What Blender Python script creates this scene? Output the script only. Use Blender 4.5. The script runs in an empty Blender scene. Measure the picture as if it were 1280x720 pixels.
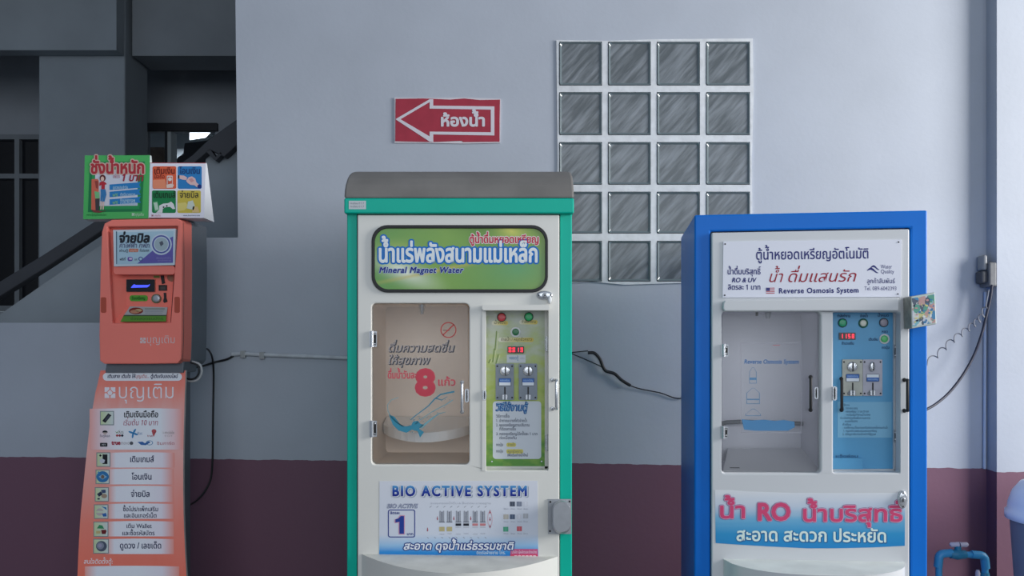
import bpy, bmesh, math, random
from mathutils import Vector
from mathutils.geometry import tessellate_polygon
random.seed(4)
SC = bpy.context.scene
COL = SC.collection
# ---------------------------------------------------------------- camera, world, light
FPX, CX, HZ = 1004.0, 640.0, 430.0          # focal length in pixels, image centre, horizon row (1280x720 frame)
CAM = Vector((0, 0, 1.27))
cd = bpy.data.cameras.new('camera')
cd.sensor_width = 36
cd.lens = 36 * FPX / 1280
cd.shift_y = (HZ - 360) / 1280
cam = bpy.data.objects.new('camera', cd)
cam.location = CAM
cam.rotation_euler = (math.pi / 2, 0, 0)
COL.objects.link(cam)
SC.camera = cam
vs = SC.view_settings
vs.view_transform = 'Standard'
vs.look = 'None'
vs.gamma = 1
vs.use_curve_mapping = False
vs.exposure = 0.0
w = bpy.data.worlds.new('world')
SC.world = w
w.use_nodes = True
bg = w.node_tree.nodes['Background']
bg.inputs[0].default_value = (0.62, 0.78, 1.0, 1)
bg.inputs[1].default_value = 0.30


def area(name, loc, target, size, size_y, power, col):
    l = bpy.data.lights.new(name, 'AREA')
    l.shape = 'RECTANGLE'
    l.size, l.size_y, l.energy, l.color = size, size_y, power, col
    o = bpy.data.objects.new(name, l)
    o.location = loc
    o.rotation_euler = (Vector(target) - Vector(loc)).to_track_quat('-Z', 'Y').to_euler()
    COL.objects.link(o)
    return o


area('daylight_side', (5.0, 1.15, 2.5), (0.2, 3.2, 1.25), 2.0, 2.0, 300, (1.0, 0.985, 0.96))
area('daylight_front', (0.6, -4.2, 2.6), (0.2, 3.2, 1.1), 6.5, 3.0, 138, (0.90, 0.95, 1.0))


# ---------------------------------------------------------------- materials
def lin(c):
    c = c / 255.0
    return c / 12.92 if c <= 0.04045 else ((c + 0.055) / 1.055) ** 2.4


def rgba(c):
    return (lin(c[0]), lin(c[1]), lin(c[2]), 1)


_m = {}


def mat(name, c, rough=0.5, metal=0.0, noise=0.0, nscale=30, bump=0.0, bscale=80, emit=0.0, spec=0.5):
    if name in _m:
        return _m[name]
    m = bpy.data.materials.new(name)
    m.use_nodes = True
    nt = m.node_tree
    b = nt.nodes['Principled BSDF']
    b.inputs['Base Color'].default_value = rgba(c)
    b.inputs['Roughness'].default_value = rough
    b.inputs['Metallic'].default_value = metal
    b.inputs['Specular IOR Level'].default_value = spec
    if emit:
        b.inputs['Emission Color'].default_value = rgba(c)
        b.inputs['Emission Strength'].default_value = emit
    if noise or bump:
        tc = nt.nodes.new('ShaderNodeTexCoord')
    if noise:
        n = nt.nodes.new('ShaderNodeTexNoise')
        n.inputs['Scale'].default_value = nscale
        n.inputs['Detail'].default_value = 5
        nt.links.new(tc.outputs['Object'], n.inputs['Vector'])
        r = nt.nodes.new('ShaderNodeValToRGB')
        r.color_ramp.elements[0].position = .3
        r.color_ramp.elements[1].position = .7
        r.color_ramp.elements[0].color = rgba([max(0, x * (1 - noise)) for x in c])
        r.color_ramp.elements[1].color = rgba([min(255, x * (1 + noise)) for x in c])
        nt.links.new(n.outputs['Fac'], r.inputs['Fac'])
        nt.links.new(r.outputs['Color'], b.inputs['Base Color'])
    if bump:
        n2 = nt.nodes.new('ShaderNodeTexNoise')
        n2.inputs['Scale'].default_value = bscale
        n2.inputs['Detail'].default_value = 4
        nt.links.new(tc.outputs['Object'], n2.inputs['Vector'])
        bp = nt.nodes.new('ShaderNodeBump')
        bp.inputs['Strength'].default_value = bump
        bp.inputs['Distance'].default_value = 0.004
        nt.links.new(n2.outputs['Fac'], bp.inputs['Height'])
        nt.links.new(bp.outputs['Normal'], b.inputs['Normal'])
    _m[name] = m
    return m


def K(*c):
    """plain printed ink / paint of one colour"""
    return mat('ink_%d_%d_%d' % c, c, 0.55, spec=0.25)


def grad(name, stops, axis='y', noise=0.0, nscale=8, rough=0.4, nvec=(1, 1, 1)):
    """print whose ink runs from colour to colour across its own width or height"""
    m = mat(name, stops[0][1], rough, spec=0.3)
    nt = m.node_tree
    b = nt.nodes['Principled BSDF']
    uv = nt.nodes.new('ShaderNodeTexCoord')
    sp = nt.nodes.new('ShaderNodeSeparateXYZ')
    nt.links.new(uv.outputs['UV'], sp.inputs[0])
    src = sp.outputs['X' if axis == 'x' else 'Y']
    if noise:
        mp = nt.nodes.new('ShaderNodeMapping')
        mp.inputs['Scale'].default_value = nvec
        nt.links.new(uv.outputs['UV'], mp.inputs[0])
        n = nt.nodes.new('ShaderNodeTexNoise')
        n.inputs['Scale'].default_value = nscale
        n.inputs['Detail'].default_value = 5
        nt.links.new(mp.outputs[0], n.inputs['Vector'])
        a = nt.nodes.new('ShaderNodeMath')
        a.operation = 'MULTIPLY_ADD'
        nt.links.new(n.outputs['Fac'], a.inputs[0])
        a.inputs[1].default_value = noise
        nt.links.new(src, a.inputs[2])
        s2 = nt.nodes.new('ShaderNodeMath')
        s2.operation = 'SUBTRACT'
        nt.links.new(a.outputs[0], s2.inputs[0])
        s2.inputs[1].default_value = noise * .5
        src = s2.outputs[0]
    r = nt.nodes.new('ShaderNodeValToRGB')
    cr = r.color_ramp
    while len(cr.elements) < len(stops):
        cr.elements.new(.5)
    for e, (p, c) in zip(cr.elements, sorted(stops, key=lambda q: q[0])):
        e.position = p
        e.color = rgba(c)
    nt.links.new(src, r.inputs['Fac'])
    nt.links.new(r.outputs['Color'], b.inputs['Base Color'])
    return m


def glass(name, tint=(1, 1, 1), gloss=0.06):
    m = bpy.data.materials.new(name)
    m.use_nodes = True
    nt = m.node_tree
    nt.nodes.remove(nt.nodes['Principled BSDF'])
    out = nt.nodes['Material Output']
    t = nt.nodes.new('ShaderNodeBsdfTransparent')
    t.inputs[0].default_value = (*tint, 1)
    g = nt.nodes.new('ShaderNodeBsdfGlossy')
    g.inputs['Roughness'].default_value = 0.35
    fr = nt.nodes.new('ShaderNodeFresnel')
    fr.inputs[0].default_value = 1.45
    mx = nt.nodes.new('ShaderNodeMixShader')
    nt.links.new(fr.outputs[0], mx.inputs[0])
    nt.links.new(t.outputs[0], mx.inputs[1])
    nt.links.new(g.outputs[0], mx.inputs[2])
    nt.links.new(mx.outputs[0], out.inputs[0])
    return m


# ---------------------------------------------------------------- surfaces: a photo pixel -> the point of a real plane
def ray(px, py):
    return Vector(((px - CX) / FPX, 1.0, -(py - HZ) / FPX))


class Plane:
    def __init__(s, p, n):
        s.p, s.n = Vector(p), Vector(n).normalized()

    def at(s, px, py, off=0.0):
        d = ray(px, py)
        t = (s.p + s.n * off - CAM).dot(s.n) / d.dot(s.n)
        return CAM + d * t

    def sh(s, off):
        return Plane(s.p + s.n * off, s.n)


class Bent:
    """sheet whose distance varies with height: rows of (photo row, distance)"""
    def __init__(s, rows):
        s.rows, s.n = rows, Vector((0, -1, 0))

    def at(s, px, py, off=0.0):
        r = s.rows
        k = 0
        while k < len(r) - 2 and py > r[k + 1][0]:
            k += 1
        (a, ya), (b, yb) = r[k], r[k + 1]
        return CAM + ray(px, py) * (ya + (yb - ya) * (py - a) / (b - a) - off)


# ---------------------------------------------------------------- glyphs
_gl = {}


def glyph(ch, bold):
    key = (ch, bold)
    if key in _gl:
        return _gl[key]

    def ev(body, off):
        cu = bpy.data.curves.new('glyph', 'FONT')
        cu.body = body
        cu.offset = off
        cu.resolution_u = 3
        o = bpy.data.objects.new('glyph', cu)
        COL.objects.link(o)
        dg = bpy.context.evaluated_depsgraph_get()
        dg.update()
        me = bpy.data.meshes.new_from_object(o.evaluated_get(dg))
        v = [(p.co.x, p.co.y) for p in me.vertices]
        f = [tuple(p.vertices) for p in me.polygons]
        bpy.data.objects.remove(o)
        bpy.data.curves.remove(cu)
        bpy.data.meshes.remove(me)
        return v, f
    v, f = ev(ch, bold) if ch not in ' 1' else ([], [])
    if ch == '1':      # a one with its flag
        v = [(.2, 0), (.3, 0), (.3, .682), (.215, .682), (.06, .585), (.06, .50), (.2, .575)]
        f = [(0, 1, 2), (0, 2, 3), (0, 3, 6), (3, 4, 5), (3, 5, 6)]
    if (ch, 'adv') not in _gl:
        a = max(p[0] for p in ev('|' + ch + '|', 0)[0]) - max(p[0] for p in ev('||', 0)[0])
        _gl[(ch, 'adv')] = a
    # a font outline may fold over itself: lift each overlapping piece a hair above the one below
    lay, tri = [], [[v[i] for i in q] for q in f]

    def inside(p, a):
        s_ = [(a[(k + 1) % 3][0] - a[k][0]) * (p[1] - a[k][1]) - (a[(k + 1) % 3][1] - a[k][1]) * (p[0] - a[k][0]) for k in range(3)]
        return all(x > 1e-7 for x in s_) or all(x < -1e-7 for x in s_)
    smp = [(a_, b_, 1 - a_ - b_) for a_, b_ in ((.34, .33), (.7, .15), (.15, .7), (.15, .15), (.48, .48), (.48, .04), (.04, .48))]
    for i, a in enumerate(tri):
        pts = [(sum(w_ * p[0] for w_, p in zip(ws, a)), sum(w_ * p[1] for w_, p in zip(ws, a))) for ws in smp]
        L = 0
        for j in range(i):
            b = tri[j]
            if lay[j] >= L and (any(inside(p, b) for p in pts) or any(inside((sum(w_ * p[0] for w_, p in zip(ws, b)), sum(w_ * p[1] for w_, p in zip(ws, b))), a) for ws in smp)):
                L = lay[j] + 1
        lay.append(L)
    nv, nf, nl, seen = [], [], [], {}
    for q, L in zip(f, lay):
        r_ = []
        for i in q:
            if (i, L) not in seen:
                seen[(i, L)] = len(nv)
                nv.append(v[i])
                nl.append(L)
            r_.append(seen[(i, L)])
        nf.append(tuple(r_))
    _gl[key] = (nv, nf, _gl[(ch, 'adv')], nl)
    return _gl[key]


UPPER = '\u0e31\u0e34\u0e35\u0e36\u0e37\u0e47\u0e4d'
TONE = '\u0e48\u0e49\u0e4a\u0e4b\u0e4c'
TALL = '\u0e1b\u0e1d\u0e1f'


def layout(s, bold, track=0.0):
    vs_, fs, gi, x = [], [], [], 0.0
    base = ''
    upper = False
    for i, ch in enumerate(s):
        v, f, a, nl = glyph(ch, bold)
        dx = dy = 0.0
        if ch in TONE:
            nxt = s[i + 1] if i + 1 < len(s) else ''
            if upper or nxt == '\u0e33':
                dy = 0.2
            if base in TALL:
                dx = -0.12
            dx -= track
        elif ch in UPPER:
            upper = True
            if base in TALL:
                dx = -0.12
            dx -= track
        elif 0x0e38 <= ord(ch) <= 0x0e3a:
            dx -= track
        else:
            base = ch
            upper = False
        n = len(vs_)
        vs_ += [(p[0] + x + dx, p[1] + dy) for p in v]
        gi += [(i % 2) + 2 * L for L in nl]
        fs += [tuple(n + k for k in q) for q in f]
        x += a + (track if a > 0.01 else 0)
    return vs_, fs, x, gi


# ---------------------------------------------------------------- mesh builder
def rr(x0, y0, x1, y1, r, n=5):
    p = []
    for cx, cy, a0 in ((x1 - r, y0 + r, -90), (x1 - r, y1 - r, 0), (x0 + r, y1 - r, 90), (x0 + r, y0 + r, 180)):
        for k in range(n + 1):
            a = math.radians(a0 + 90 * k / n)
            p.append((cx + r * math.cos(a), cy + r * math.sin(a)))
    return p


def rc(x0, y0, x1, y1):
    return [(x0, y0), (x1, y0), (x1, y1), (x0, y1)]


def el(cx, cy, rx, ry=None, n=24, a0=0, a1=360):
    ry = rx if ry is None else ry
    m = n if a1 - a0 == 360 else n + 1
    return [(cx + rx * math.cos(math.radians(a0 + (a1 - a0) * k / n)), cy + ry * math.sin(math.radians(a0 + (a1 - a0) * k / n))) for k in range(m)]


class MB:
    def __init__(s):
        s.v, s.f, s.mi, s.ms, s.uv, s.sm = [], [], [], [], [], []

    def m(s, m):
        if m not in s.ms:
            s.ms.append(m)
        return s.ms.index(m)

    def add(s, vs_, fs, m, uv=None, smooth=False):
        n = len(s.v)
        s.v += [Vector(p) for p in vs_]
        s.uv += uv if uv else [(0.5, 0.5)] * len(vs_)
        i = s.m(m)
        for q in fs:
            s.f.append(tuple(n + k for k in q))
            s.mi.append(i)
            s.sm.append(smooth)
        return s

    @staticmethod
    def _uv(pts):
        xs, ys = [p[0] for p in pts], [p[1] for p in pts]
        w_, h_ = max(max(xs) - min(xs), 1e-6), max(max(ys) - min(ys), 1e-6)
        return [((p[0] - min(xs)) / w_, 1 - (p[1] - min(ys)) / h_) for p in pts]

    def flat(s, S, pts, off, m, uvpts=None):
        v = [S.at(p[0], p[1], off) for p in pts]
        tri = tessellate_polygon([[Vector((p[0], -p[1], 0)) for p in pts]])
        return s.add(v, tri, m, s._uv(pts))

    def prism(s, S, pts, o0, o1, m, side=None, taper=None):
        fr = [S.at(p[0], p[1], o1) for p in pts]
        bk = [q - S.n * (o1 - o0) for q in fr]
        n = len(pts)
        tri = [tuple(t) for t in tessellate_polygon([[Vector((p[0], -p[1], 0)) for p in pts]])]
        u = s._uv(pts)
        s.add(fr, tri, m, u)
        s.add(bk, [t[::-1] for t in tri], side or m, u)
        s.add(fr + bk, [(k, (k + 1) % n, n + (k + 1) % n, n + k) for k in range(n)], side or m, u + u)
        return s

    def holed(s, S, outer, holes, o0, o1, m, side=None):
        loops = [outer] + holes
        pts = [p for l in loops for p in l]
        bm = bmesh.new()
        ed = []
        for l in loops:
            q = [bm.verts.new((p[0], -p[1], 0)) for p in l]
            ed += [bm.edges.new((q[k], q[(k + 1) % len(q)])) for k in range(len(q))]
        bm.verts.index_update()
        bmesh.ops.triangle_fill(bm, edges=ed, use_beauty=True, normal=(0, 0, 1))
        tri = [tuple(v.index for v in f.verts) for f in bm.faces]
        bm.free()
        u = s._uv(pts)
        fr = [S.at(p[0], p[1], o1) for p in pts]
        bk = [q - S.n * (o1 - o0) for q in fr]
        s.add(fr, [tuple(t) for t in tri], m, u)
        s.add(bk, [tuple(t)[::-1] for t in tri], side or m, u)
        k0 = 0
        N = len(pts)
        for l in loops:
            n = len(l)
            s.add([fr[k0 + k] for k in range(n)] + [bk[k0 + k] for k in range(n)],
                  [(k, (k + 1) % n, n + (k + 1) % n, n + k) for k in range(n)], side or m)
            k0 += n
        return s

    def loft(s, loops, m, cap0=False, cap1=False, smooth=False, uv=None, closed=True):
        n = len(loops[0])
        vv = [p for l in loops for p in l]
        fs = []
        for a in range(len(loops) - 1):
            for k in range(n if closed else n - 1):
                fs.append((a * n + k, a * n + (k + 1) % n, (a + 1) * n + (k + 1) % n, (a + 1) * n + k))
        s.add(vv, fs, m, uv, smooth)
        if cap0:
            s.add(loops[0], [tuple(range(n))[::-1]], m)
        if cap1:
            s.add(loops[-1], [tuple(range(n))], m)
        return s

    def box(s, x0, x1, y0, y1, z0, z1, m):
        v = [(x, y, z) for z in (z0, z1) for y in (y0, y1) for x in (x0, x1)]
        return s.add(v, [(0, 2, 3, 1), (4, 5, 7, 6), (0, 1, 5, 4), (2, 6, 7, 3), (0, 4, 6, 2), (1, 3, 7, 5)], m)

    def tube(s, pts, r, m, n=8, caps=True):
        pts = [Vector(p) for p in pts]
        loops = []
        up = None
        for i, p in enumerate(pts):
            t = (pts[min(i + 1, len(pts) - 1)] - pts[max(i - 1, 0)]).normalized()
            if up is None:
                up = Vector((0, 0, 1)) if abs(t.z) < .9 else Vector((1, 0, 0))
            a = t.cross(up).normalized()
            b = a.cross(t).normalized()
            up = b
            rad = r[i] if isinstance(r, (list, tuple)) else r
            loops.append([p + (a * math.cos(2 * math.pi * k / n) + b * math.sin(2 * math.pi * k / n)) * rad for k in range(n)])
        return s.loft(loops, m, caps, caps, True)

    def stube(s, S, pts, r, m, n=8):
        return s.tube([S.at(*p) for p in pts], r, m, n)

    def dome(s, S, cx, cy, rx, ry, o0, o1, m, n=22, rnd=.35):
        h = o1 - o0
        loops = [[S.at(cx, cy, o1) + (S.at(p[0], p[1], o1) - S.at(cx, cy, o1)) * k - S.n * (h * d) for p in el(cx, cy, rx, ry, n)]
                 for k, d in ((1, 1), (1, rnd), (.93, rnd * .4), (.78, rnd * .1), (.4, 0))]
        return s.loft(loops, m, False, True, True)

    def text(s, S, t, x0, base, size, m, off=.0008, w=None, rise=0.0, bold=0.0, shear=0.0, track=0.0, x1=None):
        """lettering; heavy strokes and outlines are the same letter printed again a hair to each side"""
        thin = min(bold, 0.0)
        v, f, adv, gi = layout(t, thin, track)
        if x1 is not None:
            w = x1 - x0
        sx = (w / adv) if w else size
        W_ = adv * sx
        r = max(0.0, bold - thin) * size
        n = 0 if r < .02 else (6 if r < .5 else (10 if r < 1.5 else 16))
        sh = [(0, 0)] + [(r * math.cos(2 * math.pi * k / n), r * math.sin(2 * math.pi * k / n)) for k in range(n)]
        for j, (ox, oy) in enumerate(sh):
            out, uv = [], []
            for (gx, gy), g in zip(v, gi):
                px = x0 + gx * sx + gy * size * shear + ox
                py = base - gy * size + rise * ((px - x0) / max(W_, 1e-6)) + oy
                out.append(S.at(px, py, off + .00002 * j + .000012 * g))
                uv.append((gx / max(adv, 1e-6), gy / .7))
            s.add(out, f, m, uv)
        return s


def base_of(mb):
    xs = [p.x for p in mb.v]
    ys = [p.y for p in mb.v]
    return Vector(((min(xs) + max(xs)) / 2, (min(ys) + max(ys)) / 2, min(p.z for p in mb.v)))


def put(name, mb, parent=None, bevel=0.0, smooth=False, label=None, cat=None, group=None, kind=None, seg=2):
    me = bpy.data.meshes.new(name)
    o = bpy.data.objects.new(name, me)
    org = Vector((0, 0, 0))
    if parent is None:
        org = base_of(mb)
        o.location = org
        o['org'] = list(org)
    else:
        org = Vector(parent['org'])
        o['org'] = list(org)
        o.parent = parent
    me.from_pydata([p - org for p in mb.v], [], mb.f)
    for m_ in mb.ms:
        me.materials.append(m_)
    me.polygons.foreach_set('material_index', mb.mi)
    me.polygons.foreach_set('use_smooth', [bool(smooth or q) for q in mb.sm])
    uvl = me.uv_layers.new(name='uv')
    for l in me.loops:
        uvl.data[l.index].uv = mb.uv[l.vertex_index]
    me.update()
    COL.objects.link(o)
    if bevel:
        bm = bmesh.new()
        bm.from_mesh(me)
        bmesh.ops.remove_doubles(bm, verts=bm.verts, dist=1e-5)
        bmesh.ops.recalc_face_normals(bm, faces=bm.faces)
        bm.to_mesh(me)
        bm.free()
        b = o.modifiers.new('bevel', 'BEVEL')
        b.width = bevel
        b.segments = seg
        b.limit_method = 'ANGLE'
        b.angle_limit = math.radians(35)
    tag(o, label, cat, group, kind)
    return o


def tag(o, label=None, cat=None, group=None, kind=None):
    if label:
        o['label'] = label
    if cat:
        o['category'] = cat
    if group:
        o['group'] = group
    if kind:
        o['kind'] = kind


def thing(name, loc, label, cat, group=None):
    o = bpy.data.objects.new(name, None)
    o.empty_display_size = .1
    o.location = loc
    o['org'] = list(loc)
    COL.objects.link(o)
    tag(o, label, cat, group)
    return o


# the planes the photo shows
WY = 3.2
W = Plane((0, WY, 0), (0, -1, 0))                 # back wall
G = Plane((0, 2.35, 0), (0, -1, 0))               # front of the green machine
BA = Vector((.5496, 2.42, 0))
BB = Vector((1.207, 2.335, 0))
bu = (BB - BA).normalized()
B = Plane(BA, (bu.y, -bu.x, 0))                   # front of the blue machine, turned a little to the left
KP = Plane((0, 2.8, 0), (0, -1, 0))               # front of the payment kiosk
PIL = Plane((0, 3.131, 0), (0, -1, 0))

# ---------------------------------------------------------------- setting


def wall_mat(name, paint, dado, za, zx, rough=.6):
    """two coats of house paint, the maroon one below a hand-painted line (object space height)"""
    m = mat(name, paint, rough, bump=.12, bscale=60)
    nt = m.node_tree
    b = nt.nodes['Principled BSDF']
    g = nt.nodes.new('ShaderNodeNewGeometry')
    sp = nt.nodes.new('ShaderNodeSeparateXYZ')
    nt.links.new(g.outputs['Position'], sp.inputs[0])
    n = nt.nodes.new('ShaderNodeTexNoise')
    n.inputs['Scale'].default_value = 18
    n.inputs['Detail'].default_value = 6
    nt.links.new(g.outputs['Position'], n.inputs['Vector'])

    def mth(op, a, c, d=None):
        q = nt.nodes.new('ShaderNodeMath')
        q.operation = op
        for i, z in enumerate((a, c, d)):
            if z is None:
                continue
            if isinstance(z, (int, float)):
                q.inputs[i].default_value = z
            else:
                nt.links.new(z, q.inputs[i])
        return q.outputs[0]
    line = mth('MULTIPLY_ADD', sp.outputs['X'], zx, za)
    line = mth('MULTIPLY_ADD', mth('SUBTRACT', n.outputs['Fac'], .5), .012, line)
    fac = mth('GREATER_THAN', sp.outputs['Z'], line)
    n2 = nt.nodes.new('ShaderNodeTexNoise')
    n2.inputs['Scale'].default_value = 2.2
    n2.inputs['Detail'].default_value = 6
    nt.links.new(g.outputs['Position'], n2.inputs['Vector'])
    r = nt.nodes.new('ShaderNodeValToRGB')
    r.color_ramp.elements[0].position, r.color_ramp.elements[1].position = .3, .7
    r.color_ramp.elements[0].color = rgba([x * .965 for x in paint])
    r.color_ramp.elements[1].color = rgba([min(255, x * 1.02) for x in paint])
    nt.links.new(n2.outputs['Fac'], r.inputs['Fac'])
    mx = nt.nodes.new('ShaderNodeMix')
    mx.data_type = 'RGBA'
    nt.links.new(fac, mx.inputs[0])
    mx.inputs[6].default_value = rgba(dado)
    nt.links.new(r.outputs['Color'], mx.inputs[7])
    nt.links.new(mx.outputs[2], b.inputs['Base Color'])
    return m


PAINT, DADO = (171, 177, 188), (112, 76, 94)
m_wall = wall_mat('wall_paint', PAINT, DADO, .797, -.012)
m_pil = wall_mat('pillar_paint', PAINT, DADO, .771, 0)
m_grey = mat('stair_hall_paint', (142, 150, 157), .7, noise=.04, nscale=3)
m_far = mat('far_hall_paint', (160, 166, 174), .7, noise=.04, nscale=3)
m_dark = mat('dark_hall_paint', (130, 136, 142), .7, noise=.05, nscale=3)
m_blackish = mat('dark_paint', (48, 50, 56), .6, noise=.06, nscale=6)
m_white = mat('white_plastic', (222, 224, 226), .4)
m_black = mat('black_rubber', (22, 22, 25), .55)
m_chrome = mat('chrome', (206, 208, 212), .25, .75)
m_steel = mat('brushed_steel', (172, 175, 180), .36, .6, noise=.02, nscale=60)
m_floor = mat('floor_concrete', (112, 112, 114), .7, noise=.08, nscale=6)

mb = MB()
mb.box(-4.5, 4.5, -4, 9.6, -.1, 0, m_floor)
put('floor', mb, kind='structure')
# back wall with the step-sided opening of the stairwell on the left
mb = MB()
out = [(-420, -120), (-420, 403.5), (258, 403.5), (258, 297), (294.5, 297), (294.5, -120)]
zt = W.at(0, -120).z
P = lambda x, y: W.at(x, y)
xl = P(-420, 0).x
pts = [P(-420, 403.5), P(258, 403.5), P(258, 297), P(297.5, 297), P(293, -120)]
front = [Vector((xl, WY, 0)), Vector((1.96, WY, 0)), Vector((1.96, WY, zt))] + [pts[4], pts[3], pts[2], pts[1], pts[0]]
T = tessellate_polygon([[Vector((p.x, p.z, 0)) for p in front]])
back = [p + Vector((0, .12, 0)) for p in front]
n = len(front)
mb.add(front, [tuple(t) for t in T], m_wall)
mb.add(back, [tuple(t) for t in T], m_wall)
mb.add(front + back, [(k, (k + 1) % n, n + (k + 1) % n, n + k) for k in range(n)], m_wall)
put('wall_back', mb, kind='structure')
mb = MB()
mb.box(1.89, 2.9, 3.131, 3.32, 0, zt, m_pil)
put('wall_right', mb, kind='structure')

# stair hall behind the opening
HZT = 3.42
mb = MB()
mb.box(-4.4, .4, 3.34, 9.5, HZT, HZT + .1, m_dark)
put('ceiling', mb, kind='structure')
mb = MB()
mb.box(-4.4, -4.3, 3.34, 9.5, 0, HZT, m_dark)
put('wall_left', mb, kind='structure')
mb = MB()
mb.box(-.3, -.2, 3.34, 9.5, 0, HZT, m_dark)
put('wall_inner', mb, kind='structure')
FW = Plane((0, 5.5, 0), (0, -1, 0))
a, b2 = FW.at(178, 160), FW.at(269, 300)
wl, wr = FW.at(-70, 168), FW.at(51, 390)
fx0, fx1 = -4.3, -.3


def rect3(y, x0, x1, z0, z1):
    return [Vector((x0, y, z0)), Vector((x1, y, z0)), Vector((x1, y, z1)), Vector((x0, y, z1))]


mb = MB()
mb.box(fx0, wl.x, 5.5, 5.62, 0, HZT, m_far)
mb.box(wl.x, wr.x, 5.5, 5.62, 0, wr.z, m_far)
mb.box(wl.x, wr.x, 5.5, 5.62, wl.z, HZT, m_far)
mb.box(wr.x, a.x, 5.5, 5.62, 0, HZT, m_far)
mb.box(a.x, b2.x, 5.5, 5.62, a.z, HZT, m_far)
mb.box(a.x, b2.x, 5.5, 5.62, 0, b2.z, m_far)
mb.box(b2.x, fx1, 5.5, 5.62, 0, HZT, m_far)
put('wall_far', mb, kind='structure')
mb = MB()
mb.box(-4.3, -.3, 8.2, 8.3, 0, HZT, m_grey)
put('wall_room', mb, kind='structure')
# column and beams of the hall
CPL = Plane((0, 4.7, 0), (0, -1, 0))
mb = MB()
c0, c1 = CPL.at(48, 50), CPL.at(156, 50)
mb.box(c0.x, c1.x, 4.7, 5.0, 0, HZT, m_grey)
put('wall_column', mb, kind='structure', bevel=.01)
mb = MB()
e0, e1 = Plane((0, 4.6, 0), (0, -1, 0)).at(156, 58), Plane((0, 4.6, 0), (0, -1, 0)).at(300, 20)
mb.box(c1.x + .02, -.3, 4.75, 5.0, e0.z, HZT, m_dark)
put('trim_1', mb, kind='structure')
mb = MB()
q0 = Plane((0, 4.5, 0), (0, -1, 0)).at(150, 50)
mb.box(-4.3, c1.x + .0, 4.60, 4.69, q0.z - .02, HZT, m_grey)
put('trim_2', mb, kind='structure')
# dark window of the hall
mb = MB()
fr = FW.sh(.0)
mb.holed(fr, rc(-72, 168, 52, 388), [rc(-66, 174, -28, 217), rc(-22, 174, 18, 217), rc(24, 174, 48, 217), rc(-66, 223, -28, 382), rc(-22, 223, 18, 382), rc(24, 223, 48, 382)], -.05, .015, m_dark)
win2 = put('window_2', mb, kind='structure')
mb = MB()
mb.prism(fr, rc(-70, 170, 50, 386), -.04, -.02, mat('dark_pane', (26, 28, 34), .15))
put('window_pane', mb, win2)
# doorway to the lit room
mb = MB()
mb.prism(FW, rc(176, 153.5, 271, 163), 0, .03, m_blackish)
mb.prism(FW, rc(206, 163, 209, 300), -.10, .0, m_blackish)
mb.prism(FW, rc(209.3, 163, 213.5, 300), -.10, .0, mat('pale_door_frame', (205, 215, 218), .4))
d1 = put('door_1', mb, kind='structure')
RB = Plane((0, 6.4, 0), (0, -1, 0))
mb = MB()
mb.prism(RB, rc(160, 184, 205, 330), 0, .05, mat('brown_curtain', (110, 96, 88), .8, noise=.08))
put('curtain', mb, d1)
# dark sill block seen through the doorway
mb = MB()
mb.prism(RB, [(231, 179), (290, 172), (290, 330), (190, 330), (190, 214), (214, 203), (229, 192)], 0, .1, m_blackish)
put('wall_landing', mb, kind='structure')
# ceiling lamp in the room beyond
m_lamp = mat('lit_tube', (236, 244, 255), .4, emit=3.0)
mb = MB()
zl = 3.30
x0, x1 = -2.93, -2.67


def cl(px, py):
    t = (zl - CAM.z) / ray(px, py).z
    return CAM + ray(px, py) * t


q = [cl(237, 162.5), cl(266, 162.5), cl(257, 172), cl(237, 175)]
hi = [p + Vector((0, 0, .07)) for p in q]
lamp = thing('ceiling_light', (q[0] + q[2]) / 2, 'glowing white ceiling light seen through the doorway of the dark stair hall', 'ceiling light')
mb.loft([q, hi], m_white, False, True)
put('housing', mb, lamp)
mb = MB()
mb.add(q, [(0, 1, 2, 3)], m_lamp)
put('diffuser', mb, lamp)
pl = bpy.data.lights.new('room_lamp', 'AREA')
pl.size = .35
pl.energy = 45
pl.color = (.86, .94, 1)
po = bpy.data.objects.new('room_lamp', pl)
po.location = (q[0] + q[2]) / 2 + Vector((0, 0, -.03))
COL.objects.link(po)

# stair parapet, handrail
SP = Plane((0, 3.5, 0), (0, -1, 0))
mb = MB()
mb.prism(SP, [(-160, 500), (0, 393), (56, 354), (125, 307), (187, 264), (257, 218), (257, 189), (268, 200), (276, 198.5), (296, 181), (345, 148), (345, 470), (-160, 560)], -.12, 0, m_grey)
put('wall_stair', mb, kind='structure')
HP = Plane((0, 3.45, 0), (0, -1, 0))
hr = thing('stair_handrail', HP.at(150, 270), 'dark sloping stair handrail behind the orange kiosk', 'handrail')
mb = MB()
mb.prism(HP, [(-60, 389), (56, 317), (120, 275.5), (187, 231), (240, 194), (262, 173), (300, 146), (300, 178), (280, 196), (262, 187), (240, 206), (187, 247), (120, 293), (56, 335), (-60, 408)], -.05, 0, m_blackish)
put('rail', mb, hr, bevel=.004)
mb = MB()
mb.prism(HP, [(258, 190), (263, 187), (269.5, 196), (276, 190), (277, 193), (269.5, 201)], -.04, .0, m_blackish)
put('bracket', mb, hr)

# glass-block window
wz = W
m_mortar = mat('white_mortar', (205, 208, 212), .7, noise=.05, nscale=25, bump=.3, bscale=40)


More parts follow.
